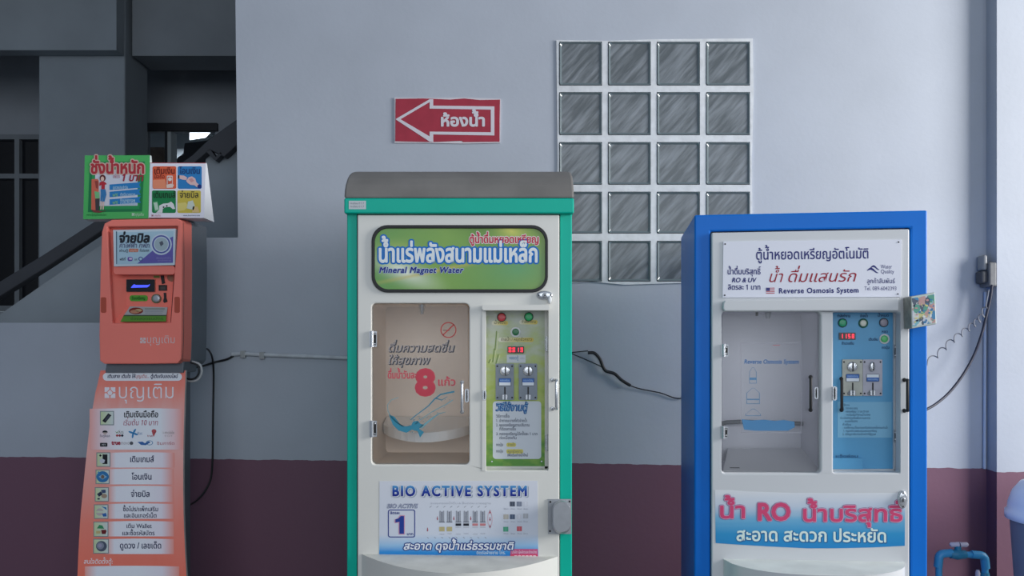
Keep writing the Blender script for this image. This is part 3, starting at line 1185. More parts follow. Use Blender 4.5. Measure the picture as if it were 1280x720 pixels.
for d_, m__, of_ in ((1.0, K(206, 150, 176), o), (0, K(36, 62, 146), o + .0004)):
    mb.flat(G, [(499.3 - d_, 667.2 + d_), (499.3 - d_, 652.2 + d_), (494.3 - d_, 653.2 + d_), (494.3 - d_, 649.2), (498.2 - d_, 648), (501 - d_, 645 - d_), (505 + d_, 645 - d_), (505 + d_, 667.2 + d_)], of_, m__)
mb.text(G, 'ลิตรละ', 487.6, 642.6, 4.4, K(44, 58, 132), o, x1=500, bold=.03)
mb.text(G, 'บาท', 508.5, 669, 4.6, K(44, 58, 132), o, x1=516.8, bold=.03)
put('price_mark', mb, st)
mb = MB()
g1, g2 = K(150, 154, 164), K(112, 116, 128)
for i, x_ in enumerate((552.4, 561.8, 573, 582.7, 594, 603.5)):
    for k in range(3):
        xx = x_ - 3 + k * 2.2
        mb.flat(G, rc(xx, 638.5 + (k == 1) * 1, xx + 1.5, 652), o, g1 if k != 1 else g2)
    mb.flat(G, rc(x_ - 3.6, 652, x_ + 3.6, 653.2), o, g2)
    if i < 2:
        mb.flat(G, rc(x_ - 3.4, 658.5, x_ + 3.4, 664.2), o, K(184, 172, 128))
    else:
        mb.flat(G, rc(x_ - 3.5, 654.3, x_ + 3.5, 657.3), o, K(40, 42, 52) if i < 4 else K(196, 128, 132))
        mb.flat(G, rc(x_ - 3.5, 658.6, x_ + 3.5, 659.6), o, K(184, 188, 196))
    mb.text(G, 'กรอง', x_ - 3, 668.5 - .6 * (i % 2), 3.0, K(170, 174, 184), o, x1=x_ + 3)
for x_, y_ in ((534.5, 662), (546.8, 648), (567.3, 648), (588.4, 648), (612.5, 640), (612.5, 649), (612.5, 658)):
    mb.flat(G, [(x_ - .4, y_ - 2.4), (x_ + .4, y_ - 2.4), (x_ + .4, y_ + .2), (x_ + 1.1, y_ + .2), (x_, y_ + 2.6), (x_ - 1.1, y_ + .2), (x_ - .4, y_ + .2)], o, K(164, 58, 74))
mb.holed(G, el(612.5, 649, 3, 10, 20), [el(612.5, 649, 2.5, 9.5, 20)], .0068, o, K(206, 150, 158))
for k in range(9):
    mb.flat(G, [(537 + k * 8.6, 634), (539.4 + k * 8.6, 632.2), (539.6 + k * 8.6, 632.8), (537.3 + k * 8.6, 634.7)], o, g1)
    mb.flat(G, [(534 + k * 9, 671), (536 + k * 9, 672.6), (535.7 + k * 9, 673.2), (533.8 + k * 9, 671.7)], o, g1)
mb.text(G, 'ระบบกรองน้ำดื่ม 6 ขั้นตอน มาตรฐาน', 538, 630.2, 3.2, K(176, 180, 190), o, x1=614)
put('filter_diagram', mb, st)
mb = MB()
for (x_, y_, c_) in ((640.5, 630, (74, 82, 98)), (649, 630, (124, 132, 150)), (632.5, 646, (180, 176, 168)), (640.5, 646, (84, 98, 122)), (657, 645, (176, 178, 184)), (632.2, 661.5, (84, 164, 134)), (649.2, 661, (200, 98, 108)), (657, 630, (205, 208, 218)), (649, 646, (204, 206, 216))):
    mb.flat(G, rc(x_ - 3.2, y_ - 3, x_ + 3.2, y_ + 3), o, K(*c_))
    mb.flat(G, rc(x_ - .3, y_ - 2.4, x_ + .3, y_ + 2.4), o + .0003, K(*[min(255, q_ + 30) for q_ in c_]))
for y_ in (638, 654, 669):
    for x_ in (632.5, 641, 649.5, 657):
        mb.text(G, 'ไส้กรอง', x_ - 3, y_ - 1, 2.6, K(160, 164, 176), o, x1=x_ + 3)
put('sample_swatches', mb, st)
# half-moon belly shelf at the foot
mb = MB()


def belly(S, x0, x1, ypx0, ypx1, depth, zlow, m, mtop, shape):
    N = 28
    bk, fr, lo = [], [], []
    for k in range(N + 1):
        u = k / N
        p = S.at(x0 + (x1 - x0) * u, ypx0 + (ypx1 - ypx0) * u, .006)
        d = depth * shape(u)
        bk.append(p)
        fr.append(p + S.n * d)
        lo.append(Vector((p.x, p.y, zlow)) + S.n * d * .8)
    mb.loft([bk, fr], mtop, closed=False, smooth=False)
    mb.loft([fr, lo], m, closed=False, smooth=True)
    mb.loft([lo, [Vector((p.x, p.y, zlow)) for p in bk]], m, closed=False)


m_ledge_shade = mat('shaded_cream_ledge', (204, 204, 198), .6, noise=.05, nscale=14)  # ledge top greyer than the door: its shade is put into the colour
belly(G, 452, 697, 692.5, 695.5, .185, .10, m_cream, m_ledge_shade, lambda u: 1 - (2 * u - 1) ** 2)
put('belly_ledge', mb, gm)
# padlock hood
mb = MB()
mb.prism(G, rc(685, 624, 714.3, 667.5), .006, .010, m_steel)
for x_, y_ in ((688, 627.5), (687.5, 664), (712, 627)):
    mb.dome(G, x_, y_, 1.3, 1.3, .01, .012, m_black, 10)
hd = put('lock_plate', mb, gm)
mb = MB()
base = rr(688.5, 625, 714, 667.2, 12, 7)
cxh, cyh = 702.2, 646
ll = [[G.at(cxh + (p[0] - cxh) * k, cyh + (p[1] - cyh) * k, .01 + d) for p in rr(690.5, 626, 714, 667, 11.6, 7)] for k, d in ((1.02, 0), (1, .045), (.96, .052), (.9, .055))]
mb.loft(ll, m_steel, False, True, True)
put('lock_hood', mb, hd)

# ---------------------------------------------------------------- blue machine
m_blue = mat('blue_enamel', (14, 112, 208), .4, spec=.2, noise=.02, nscale=5)
ctr = (BA + BB) / 2 - B.n * .25
bm_ = thing('water_vending_machine', (ctr.x, ctr.y, 0), 'blue framed drinking water vending machine with a white door and blue coin panel', 'vending machine', 'coin water machines against the wall')
zpl = HZ + CAM.z / 2.42 * FPX - .5
zpr = HZ + CAM.z / 2.335 * FPX - .5
bo = [(868, 268.6), (1159.3, 262.7), (1159.3, zpr), (868, zpl)]
bi = [(888, 289.3), (1138.5, 284.6), (1138.5, zpr - 30), (888, zpl - 30)]
mb = MB()
mb.holed(B, bo, [bi], -.5, .0, m_blue)
put('cabinet', mb, bm_, bevel=.005)
mb = MB()
fb = [B.at(p[0], p[1], 0) - B.n * .47 for p in bi]
mb.loft([fb, [p - B.n * .02 for p in fb]], m_blue, True, True)
put('back_panel', mb, bm_)
BW = rr(902, 389.5, 1026, 591.5, 5)
BC = rr(1041.5, 390, 1125.5, 591, 2)
mb = MB()
mb.holed(B, [(889.5, 290.8), (1137, 286.2), (1137, zpr - 36), (889.5, zpl - 36)], [BW, BC], -.03, .012, m_cream2)
put('door', mb, bm_, bevel=.004)
mb = MB()
mb.holed(B, [(887.5, 288.8), (1139, 284.2), (1139, zpr - 34), (887.5, zpl - 34)], [[(892, 293), (1134.5, 288.6), (1134.5, zpr - 42), (892, zpl - 42)]], -.04, -.012, m_black)  # black frame stands in for the shade in the gap around this door
put('door_gap_frame', mb, bm_)
m_in3 = mat('lilac_grey_liner', (228, 228, 236), .45, noise=.02, nscale=3)
mb = MB()
fz = [B.at(p[0], p[1], -.02) for p in rr(901, 388.5, 1027, 592.5, 5)]
bk = [p - B.n * .27 for p in fz]
mb.loft([fz, bk], m_in3)
mb.add(bk, [tuple(range(len(bk)))], m_in3)
comp = put('filling_compartment', mb, bm_)
mb = MB()
BI = B.sh(-.29)
mb.stube(BI, [(900, 530, .03), (908, 528, .03), (928, 527, .03), (1000, 529.5, .03), (1020, 531, .03)], .007, mat('grey_hose', (112, 116, 122), .5))
put('drain_rail', mb, comp)
mb = MB()
fl = [B.at(904, 590, -.03), B.at(1025, 591, -.03), B.at(1022, 562, -.275), B.at(910, 562, -.275)]
fl = [Vector((p.x, p.y, p.z)) for p in fl]
mb.loft([fl, [p + Vector((0, 0, .004)) for p in fl]], mat('tray_white', (224, 224, 226), .3), True, True)
mb.prism(B.sh(-.06), rr(912, 584.5, 925, 587, 1, 2), 0, .004, m_black)
put('drip_tray', mb, comp)
mb = MB()
tp = B.sh(-.14)
mb.tube([tp.at(960, 380), tp.at(960, 391), tp.at(960, 398)], [.010, .010, .006], m_steel, 12)
mb.tube([tp.at(946, 380), tp.at(946, 395)], [.005, .004], m_black, 8)
put('nozzle', mb, comp)
mb = MB()
mb.prism(B, rr(903, 390.5, 1025, 590.5, 5), -.012, -.008, m_acr)
wd = put('window_door', mb, bm_, label='clear acrylic door with blue bottle prints')
o = -.0075
mb = MB()
mb.text(B, 'Reverse Osmosis System', 930, 454.5, 7.4, K(52, 112, 172), o, x1=998.5, bold=.022, shear=.12)
put('lettering', mb, wd)
mb = MB()
bb = K(98, 142, 180)


def outline(pts, w_, m):
    cx = sum(p[0] for p in pts) / len(pts)
    cy = sum(p[1] for p in pts) / len(pts)
    xs = max(abs(p[0] - cx) for p in pts)
    ys = max(abs(p[1] - cy) for p in pts)
    inn = [(cx + (p[0] - cx) * (1 - w_ / xs), cy + (p[1] - cy) * (1 - w_ / ys)) for p in pts]
    mb.holed(B, pts, [inn], o, o + .0003, m)


outline([(938.5, 462), (940, 459.3), (942.5, 459.3), (944, 462), (945.8, 465), (945.8, 479.3), (936.6, 479.3), (936.6, 465)], .6, bb)
mb.flat(B, rc(937, 472, 945.4, 475), o + .0004, bb)
outline([(938, 487), (940, 485), (943, 485), (945, 487), (949.7, 491), (949.7, 505), (933.2, 505), (933.2, 491)], .7, bb)
mb.flat(B, rc(934, 498.5, 949, 500), o + .0004, bb)
outline([(939, 512), (940, 511), (943.6, 511), (944.5, 512), (951, 517.5), (951, 520), (932, 520), (932, 517.5)], .7, bb)
mb.flat(B, [(927, 524), (940, 525.5), (955, 524.5), (968, 526), (980, 525), (993, 527), (993.5, 534), (985, 538.5), (945, 538.5), (930, 537)], o, K(86, 140, 186))
mb.holed(B, rc(926, 428.5, 1002, 541), [rc(926.6, 429.1, 1001.4, 540.4)], o, o + .0003, K(176, 174, 184))
mb.flat(B, rc(966, 431.2, 975, 432), o, K(206, 130, 140))
put('bottle_print', mb, wd)
hinge(B, 901.5, 430.5, 910.5, 445.5, wd, .012)
hinge(B, 901, 533, 910, 548, wd, .012)
dhandle(B, 1013.5, 471.5, 512.5, wd, m_black, -.008)
catch(B, 1018.2, 484, 1023, 499, wd, -.008)
# coin compartment
BCP = B.sh(-.045)
m_bp = mat('sky_blue_panel', (86, 160, 204), .4, noise=.03, nscale=6)
mb = MB()
fz = [B.at(p[0], p[1], -.022) for p in rr(1041, 389.5, 1126, 591.5, 2)]
bk = [p - B.n * .027 for p in fz]
mb.loft([fz, bk], m_cream2)
put('coin_recess', mb, bm_)
mb = MB()
mb.prism(BCP, rc(1038, 386, 1124, 596), -.004, 0, m_bp)
mb.prism(BCP, rc(1117.3, 388, 1128, 595), -.002, .010, m_cream2)
mb.prism(BCP, rc(1038, 586.5, 1128, 596), -.002, .010, m_cream2)
mb.prism(BCP, rc(1040, 572.5, 1078.5, 586.5), 0, .012, m_bp)
cp = put('coin_panel', mb, bm_)
m_gb = mat('dark_green_bezel', (30, 96, 74), .4)
button(BCP, 1053.6, 403.6, 4.8, (40, 160, 112), cp, 0, lab='green button')
button(BCP, 1079.5, 404, 4.0, (212, 214, 200), cp, 0, ring=m_gb, lab='white button in a dark ring')
button(BCP, 1105.2, 403.2, 4.8, (152, 146, 160), cp, 0, lab='grey button')
button(BCP, 1106, 423.6, 4.4, (84, 190, 112), cp, 0, ring=m_white, lab='green button in a white ring')
dn = K(40, 70, 110)
for t_, x_, y_, x1_ in (('แจ้งซ่อม', 1044, 572, 1073), ('กำลังทำงาน', 1046.5, 396.5, 1063), ('จ่ายน้ำ', 1075, 396.5, 1085), ('น้ำหมด', 1097, 395.8, 1111), ('เติมเงิน', 1085.5, 425.8, 1097.5), ('จำนวนเงิน', 1052, 430.8, 1067.5), ('หยุด', 1102, 416, 1110), ('กดปุ่ม', 1102, 436, 1112)):
    mb = MB()
    mb.text(BCP, t_, x_, y_, 4.8, dn, .0006, x1=x1_, bold=.02)
    put('button_lettering', mb, cp)
display(BCP, 1049, 415.8, 1069.5, 424.6, '1158', cp, 0)
acceptor(BCP, 1053, 449.3, 1078.4, 494.8, (164, 166, 158), cp, 0)
acceptor(BCP, 1078.7, 449.3, 1103, 494.8, (160, 160, 172), cp, 0, True, True)
mb = MB()
mb.prism(BCP, rc(1047, 502.5, 1114.6, 547), 0, .0008, mat('pale_blue_card', (122, 182, 214), .35))
for k, (x_, x1_, t_) in enumerate(((1050, 1062, 'วิธีใช้งาน'), (1054, 1072, '1. วางภาชนะบรรจุ'), (1056, 1086, '- หยอดเหรียญ 1, 5 และ 10 บาท'), (1056, 1088, '- กดปุ่มเริ่มทำงานน้ำจะไหล'), (1050, 1088, 'ก่อนปิดฝาทุกครั้งเพื่อความสะอาด'), (1056, 1072, 'ขอบคุณที่ใช้บริการ'), (1053, 1064, 'คำเตือน'), (1053, 1110, '- ควรใช้ภาชนะที่สะอาดและปิดสนิททุกครั้งก่อนเติมน้ำ'), (1054, 1096, '1. กรุณาตรวจสอบก่อนหยอดเหรียญ'), (1053, 1095, '2. มีปัญหาติดต่อเจ้าหน้าที่ผู้ดูแล'))):
    mb.text(BCP, t_, x_, 507.5 + k * 4.05, 3.7, dn, .0012, x1=x1_)
put('instruction_card', mb, cp)
dhandle(BCP, 1052.3, 473.5, 512.5, cp, m_black, 0)
catch(B, 1041, 483, 1046.3, 500.5, bm_, .012)
hinge(BCP, 1117.6, 430.5, 1125, 448, cp, .010, True)
hinge(BCP, 1117.6, 537, 1125, 553, cp, .010, True)
dhandle(B, 1131, 475, 513.5, bm_, m_black, .012, .03, lean=3.5)
mb = MB()
mb.prism(B, [(904, 380), (906, 375.5), (1124, 372.5), (1124, 388.5), (906, 388.8), (904, 386)], .012, .035, m_cream2)
put('hood', mb, bm_, bevel=.003)
lock(B, 1129, 625, 6.2, 11.5, bm_, .012, True)
# name plate
mb = MB()
mb.prism(B, [(904.3, 301.8), (1126.8, 299.5), (1125.8, 371), (903.3, 371.8)], .012, .0155, mat('lilac_white_plate', (222, 224, 236), .3))
for x_, y_ in ((906.5, 305), (1123.5, 302.5), (906, 369), (1122.5, 367.5)):
    mb.dome(B, x_, y_, 1.0, 1.0, .0155, .017, m_black, 10)
pt = put('sign_plate', mb, bm_)
mb = MB()
o = .0159
nv = K(48, 52, 118)
mb.text(B, 'ตู้น้ำหยอดเหรียญอัตโนมัติ', 944.5, 324.6, 17.4, nv, o, x1=1086.5, rise=-1.8, bold=.012)
t_ = 'น้ำดื่มแสนรัก'
mb.text(B, 'น้ำ', 959.5, 352.6, 19.5, K(158, 40, 58), o, x1=978, rise=0, bold=.002, shear=.3)
mb.text(B, 'ดื่มแสนรัก', 983, 352.6, 19.5, K(158, 40, 58), o, x1=1070, rise=-.8, bold=.002, shear=.3)
mb.text(B, 'Reverse Osmosis System', 973.3, 366.6, 9.2, nv, o, x1=1074, rise=-1, bold=.03, track=.05)
mb.text(B, 'น้ำดื่มบริสุทธิ์', 909, 342.8, 10, nv, o, x1=951, bold=.02)
mb.text(B, 'RO & UV', 914.5, 352.8, 8, nv, o, x1=944.5, bold=.03, shear=.2)
mb.text(B, 'ลิตรละ 1 บาท', 909.8, 362, 9, nv, o, x1=951, bold=.02)
mb.text(B, 'Water', 1101, 335.6, 6.8, nv, o, x1=1115, bold=.0)
mb.text(B, 'Quality', 1101, 341.6, 6.8, nv, o, x1=1117.6, bold=.0)
mb.text(B, 'ลูกค้าสัมพันธ์', 1083.7, 354, 8, nv, o, x1=1119, bold=.005)
mb.text(B, 'Tel. 089-6042393', 1080.3, 362.8, 6.8, K(84, 84, 130), o, x1=1121, bold=.0)
put('lettering', mb, pt)
mb = MB()


def wave(x, y, w_, h_, m):
    up = [(x + w_ * k / 10, y - h_ * math.sin(k / 10 * math.pi * 1.5) * .5 - h_ * .18 * math.sin(k / 10 * math.pi)) for k in range(11)]
    dn_ = [(x + w_ * k / 10 + .4, y + .6 - h_ * math.sin(k / 10 * math.pi * 1.5) * .5 + h_ * .3 * math.sin(k / 10 * math.pi)) for k in range(11)]
    mb.flat(B, up + dn_[::-1], o, m)


wave(1088, 334.5, 11, 4.6, nv)
wave(1083.7, 338, 14, 5.4, nv)
put('wave_logo', mb, pt)
mb = MB()
for k in range(7):
    mb.flat(B, rc(957.6, 359.6 + k * 1.05, 968.3, 360.65 + k * 1.05), o, K(190, 92, 108) if k % 2 == 0 else K(216, 212, 222))
mb.flat(B, rc(957.6, 359.6, 962.4, 363.6), o + .0003, K(66, 68, 128))
put('flag', mb, pt)
# lower banner sticker
m_bs = grad('banner_sea', [(0, (34, 132, 196)), (.25, (48, 146, 200)), (.5, (112, 176, 212)), (.72, (196, 208, 224)), (1, (224, 226, 230))], 'y', .12, 2.5, nvec=(.6, 4, 1))
top_ = [(893.7, 612.6), (915, 613), (930, 614.4), (985, 616.3), (1060, 616.8), (1131.3, 616.5)]
bot_ = [(1131, 682.3), (1090, 684.3), (1050, 685.3), (1010, 685.4), (960, 683), (920, 680.6), (894.6, 678.8)]
mb = MB()
mb.prism(B, top_ + bot_, .012, .0128, m_bs)
bs = put('banner_sticker', mb, bm_)
mb = MB()
o = .0132
pk, pw = K(212, 74, 118), K(206, 190, 214)
for t_, x_, y_, x1_, sz in (('น้ำ', 898, 647.5, 933.5, 27), ('RO', 946, 650, 988.5, 30), ('น้ำบริสุทธิ์', 1002, 651.5, 1129, 27)):
    mb.text(B, t_, x_ - .2, y_, sz, K(150, 96, 146), o, x1=x1_ - .2, bold=.075)
    mb.text(B, t_, x_, y_, sz, pw, o + .0004, x1=x1_, bold=.055)
    mb.text(B, t_, x_, y_, sz, pk, o + .0008, x1=x1_, bold=.03 if t_ != 'RO' else .04)
put('heading', mb, bs)
mb = MB()
t_ = 'สะอาด สะดวก ประหยัด'
mb.text(B, t_, 920.6, 676.4, 22, K(36, 96, 150), o, x1=1109.6, rise=2, bold=.05)
mb.text(B, t_, 920, 675.8, 22, K(216, 234, 228), o + .0004, x1=1109, rise=2, bold=.022)
put('slogan', mb, bs)
mb = MB()
belly(B, 903, 1131, 698, 702, .16, .12, m_cream2, mat('ledge_grey_white', (206, 210, 208), .6, noise=.04, nscale=12), lambda u: max(0, 1 - abs(2 * u - 1) ** 2.6) ** .62)
put('belly_ledge', mb, bm_)

# sticker-covered coin box on the corner of the blue machine


def patchwork():
    m = mat('patchwork_print', (120, 170, 180), .35)
    nt = m.node_tree
    b = nt.nodes['Principled BSDF']
    uv = nt.nodes.new('ShaderNodeTexCoord')
    no = nt.nodes.new('ShaderNodeTexNoise')
    no.inputs['Scale'].default_value = 7
    nt.links.new(uv.outputs['UV'], no.inputs['Vector'])
    ad = nt.nodes.new('ShaderNodeMix')
    ad.data_type = 'RGBA'
    ad.blend_type = 'ADD'
    ad.inputs[0].default_value = .16
    nt.links.new(uv.outputs['UV'], ad.inputs[6])
    nt.links.new(no.outputs['Color'], ad.inputs[7])
    vo = nt.nodes.new('ShaderNodeTexVoronoi')
    vo.inputs['Scale'].default_value = 5.2
    nt.links.new(ad.outputs[2], vo.inputs['Vector'])
    sp = nt.nodes.new('ShaderNodeSeparateColor')
    nt.links.new(vo.outputs['Color'], sp.inputs[0])
    r = nt.nodes.new('ShaderNodeValToRGB')
    cr = r.color_ramp
    cr.interpolation = 'CONSTANT'
    cs = [(60, 132, 176), (206, 210, 206), (84, 156, 136), (196, 202, 214), (200, 196, 140), (120, 178, 192), (190, 150, 146), (160, 150, 176), (70, 84, 104)]
    while len(cr.elements) < len(cs):
        cr.elements.new(.5)
    for i, c in enumerate(cs):
        cr.elements[i].position = i / len(cs)
        cr.elements[i].color = rgba(c)
    nt.links.new(sp.outputs[0], r.inputs[0])
    nt.links.new(r.outputs[0], b.inputs['Base Color'])
    return m


qb = [(1138.5, 370.5), (1169, 365.2), (1171, 405), (1139.5, 411)]
m_pw = patchwork()
cb = thing('coin_box', B.at(1150, 408, .012), 'small tin box covered in colourful stickers on the right edge of the blue machine', 'box')
mb = MB()
mb.prism(B, qb, .0126, .075, K(196, 206, 200), mat('box_side_grey', (140, 140, 132), .4, noise=.15, nscale=40))
put('box_body', mb, cb, bevel=.003)
mb = MB()
qf = [(1140, 372.8), (1168, 368), (1169.5, 403), (1140.8, 408.3)]
mb.prism(B, qf, .075, .0762, m_pw)
for k in range(34):
    u, v_ = random.uniform(.06, .94), random.uniform(.06, .94)
    x_ = 1140.3 + u * 28.2
    y_ = 372.8 + (1 - u) * 0 - u * 4.8 + v_ * 35
    c_ = random.choice(((220, 224, 222), (46, 54, 72), (214, 206, 140), (70, 130, 176), (200, 150, 150), (90, 160, 140)))
    mb.flat(B, el(x_, y_, random.uniform(.5, 2.2), random.uniform(.5, 1.8), 9), .0766 + k * .00003, K(*c_))
put('sticker_sheet', mb, cb)

# ---------------------------------------------------------------- payment kiosk
m_or = mat('orange_plastic', (250, 134, 120), .5, spec=.25, noise=.015, nscale=4)
m_or2 = mat('orange_recess', (250, 132, 116), .5, spec=.25)
m_case = mat('grey_case', (98, 104, 112), .5, noise=.03, nscale=8)
kb = KP.at(178, 454)
kk = thing('payment_kiosk', (kb.x, 2.9, 0), 'orange top-up payment kiosk on a stand with an orange printed front panel', 'kiosk')
o_ = [(140, 274.5), (180, 273.7), (222, 273.3), (227, 276), (227.5, 330), (227, 420), (226, 449), (222, 454.3), (180, 454.8), (130, 454.8), (124.5, 451), (123.8, 420), (125, 345), (127, 290), (130.5, 279)]
hole = [(134.5, 283.5), (222, 282.5), (219.5, 320), (213, 403.5), (140.5, 404), (137, 345)]
mb = MB()
mb.holed(KP, o_, [hole], -.02, 0, m_or)
f1 = [KP.at(p[0], p[1], 0) for p in o_]
c_ = sum(f1, Vector()) / len(f1)
grow = [c_ + (p - c_) * 1.02 + Vector((0, .085, 0)) for p in f1]
mb.loft([[p + Vector((0, .019, 0)) for p in f1], grow], m_or, False, True)
put('shell', mb, kk, bevel=.004)
mb = MB()
cs_ = [c_ + (p - c_) * 1.03 + Vector((0, .08, 0)) for p in f1]
mb.loft([cs_, [p + Vector((0.004, .13, 0)) for p in cs_]], m_case, True, True)
put('case', mb, kk, bevel=.003)
KR = KP.sh(-.05)
hb = [(157, 300), (218.5, 300), (217.5, 325), (214.5, 382), (158.5, 383), (157.5, 345)]
mb = MB()
mb.loft([[KP.at(p[0], p[1], -.019) for p in hole], [KR.at(p[0], p[1], 0) for p in hb]], m_or2)
mb.add([KR.at(p[0], p[1], 0) for p in hb], [tuple(range(len(hb)))], m_or2)
put('recess', mb, kk)
mb = MB()
mb.prism(KP, rr(142, 332, 218.5, 343, 3.5), -.045, -.004, m_or)
put('lip', mb, kk, bevel=.004)
# lit-size bill board
mb = MB()
SB = [(141.5, 287.5), (219, 285.8), (218.3, 331.2), (142.5, 333)]
mb.prism(KP, SB, -.02, .004, K(206, 220, 230))
mb.prism(KP, [(145, 290.3), (217, 288.8), (216, 329), (145.5, 330.6)], .004, .0045, K(176, 206, 222))
mb.flat(KP, [(145, 289.3), (146.3, 289.3), (146.3, 329.5), (145.3, 330.4)], .0047, K(64, 96, 120))
mb.flat(KP, [(171.5, 329.4), (206, 300.5), (216.4, 295.5), (216.2, 328.4)], .0049, K(106, 98, 174))
mb.prism(KP, el(201.5, 305.5, 13.2), .0045, .0052, K(206, 218, 232))
mb.holed(KP, el(201.5, 305.3, 11.4), [el(201.5, 305.3, 9.6)], .0052, .0056, K(92, 100, 168))
mb.flat(KP, el(201.5, 305.3, 8.4), .0055, K(168, 186, 194))
mb.flat(KP, [(199, 303), (203, 301), (204.5, 305), (201, 308)], .0058, K(90, 96, 110))
sb = put('bill_sign', mb, kk)
mb = MB()
mb.text(KP, 'จ่ายบิล', 148.5, 303, 15.5, K(38, 42, 50), .0056, x1=187, bold=.045, shear=.12)
put('heading', mb, sb)
mb = MB()
mb.text(KP, 'ค่าไฟฟ้า กฟภ', 148.8, 309.6, 8.5, K(92, 96, 130), .0056, x1=187, bold=.01, shear=.12)
mb.text(KP, 'ผ่านตู้', 149, 314.8, 4.5, K(70, 78, 90), .0056, x1=160, bold=.01)
mb.prism(KP, rr(161, 310.8, 172.8, 315, 1, 2), .0045, .0052, K(206, 118, 92))
mb.text(KP, 'บุญเติม', 162.3, 314.2, 4, K(226, 200, 190), .0056, x1=171.8)
mb.text(KP, 'ทั่วประเทศ', 174.5, 314.6, 4.5, K(70, 78, 90), .0056, x1=186.5, bold=.01)
put('small_lettering', mb, sb)
mb = MB()
mb.text(KP, 'ฟรีที่', 149.5, 325.5, 4.2, K(70, 78, 90), .0056, x1=157, bold=.01)
mb.text(KP, 'และ', 168, 325.5, 4, K(70, 78, 90), .0056, x1=172)
mb.prism(KP, rr(159.5, 321.2, 165.6, 326.3, 1.6, 2), .0045, .0054, K(112, 84, 168))
mb.flat(KP, rr(161.2, 322.2, 165.2, 324.6, .8, 2), .0058, K(220, 200, 226))
mb.holed(KP, el(175.8, 323.6, 2.8, 2.8, 14), [el(175.8, 323.6, 1.9, 1.9, 14)], .0045, .0054, K(66, 78, 150))
mb.text(KP, 'เพียงสแกนจ่ายง่าย', 195, 323.5, 3, K(160, 156, 206), .0056, x1=214)
mb.text(KP, 'ทุกช่องทาง', 197, 326.5, 3, K(160, 156, 206), .0056, x1=214)
put('lettering', mb, sb)
# control panel
mb = MB()
mb.prism(KR, rr(157.3, 348.8, 194, 365, 1), 0, .004, K(206, 128, 110))
mb.prism(KR, rr(158, 349.3, 193, 364.6, .8), .004, .008, mat('screen_black', (26, 27, 36), .2))
sc = put('screen', mb, kk)
mb = MB()
m_bl = mat('blue_screen_text', (70, 84, 250), .4, emit=1.1)
mb.flat(KR, [(163.5, 359.7), (165.5, 357), (167.5, 355.3), (170, 356.3), (185.5, 356.2), (187.5, 355.2), (186.5, 357.5), (184, 359.2)], .0085, m_bl)
put('lit_text', mb, sc)
mb = MB()
mb.prism(KR, rr(162, 369, 184.5, 376.5, 3), 0, .002, K(92, 168, 58))
mb.text(KR, 'รับเหรียญ', 164.5, 374.4, 5, K(34, 92, 30), .0026, x1=181.5, bold=.03)
put('label', mb, kk)
mb = MB()
mb.dome(KR, 194.7, 373.2, 6, 5.8, 0, .008, mat('green_coin_ring', (92, 128, 92), .4), 20)
mb.dome(KR, 195, 373, 4.8, 4.6, .007, .013, m_steel, 18)
put('coin_button', mb, kk)
mb = MB()
for q_ in ([(200.5, 344.5), (204.2, 344), (206, 354), (202.5, 355)], [(204.5, 366), (207.4, 366), (207.5, 372), (209, 377), (205, 378.5), (203.8, 376.5), (205, 372)]):
    mb.prism(KR, q_, 0, .004, m_black)
mb.holed(KR, rc(198.3, 356.2, 208.2, 363.2), [rc(199.6, 357.3, 206.8, 362.2)], 0, .005, m_black)
mb.prism(KR, rc(199.6, 357.3, 206.8, 362.2), 0, .002, K(84, 74, 72))
put('coin_guide', mb, kk)
mb = MB()
mb.prism(KR, el(214, 347, 5, 4.8, 16), 0, .004, K(150, 108, 88))
put('round_sticker', mb, kk)
mb = MB()
mb.prism(KR, rc(192, 344.6, 199.5, 347.3), 0, .001, K(112, 138, 70))
put('arrow_sticker', mb, kk)
# tilted tray at the bottom of the recess with its card


class Tilt:
    def __init__(s, y0, off0, y1, off1):
        a_, b_ = KP.at(180, y0, off0), KP.at(180, y1, off1)
        d = (b_ - a_)
        s.n = Vector((1, 0, 0)).cross(d).normalized()
        if s.n.y > 0:
            s.n = -s.n
        s.p = a_

    def at(s, px, py, off=0):
        d = ray(px, py)
        t = (s.p + s.n * off - CAM).dot(s.n) / d.dot(s.n)
        return CAM + d * t


TR = Tilt(382, -.05, 403.5, -.004)
mb = MB()
mb.prism(TR, [(162.5, 383), (209.5, 384), (208, 394), (155, 394.2)], 0, .0012, K(178, 182, 182))
mb.prism(TR, [(154.5, 394.5), (207.8, 394.3), (207.5, 401.5), (150.5, 402)], 0, .0012, K(98, 150, 58))
mb.flat(TR, [(154.8, 393.6), (208, 393.6), (207.9, 395), (154.2, 395.2)], .0016, K(70, 92, 66))
mb.flat(TR, el(170, 388.6, 9, 4.2, 16), .0016, K(132, 48, 44))
mb.flat(TR, el(168.5, 389.6, 6, 2.2, 14), .002, K(196, 140, 110))
mb.flat(TR, el(173, 388, 4.5, 1.8, 14), .002, K(206, 176, 130))
for k in range(4):
    mb.flat(TR, rc(181, 385.6 + k * 1.8, 206 - k, 386.3 + k * 1.8), .0016, K(150, 156, 162) if k else K(90, 118, 90))
mb.text(TR, 'ช่องสอดธนบัตร', 163, 399.8, 4.6, K(60, 104, 44), .0016, x1=204)
put('tray_card', mb, kk)
for q_ in (rr(126, 371.5, 132.6, 391, 2), rr(218, 371, 224.6, 391, 2)):
    mb = MB()
    mb.prism(KP, q_, 0, .0012, K(186, 84, 66))
    put('side_pad', mb, kk)


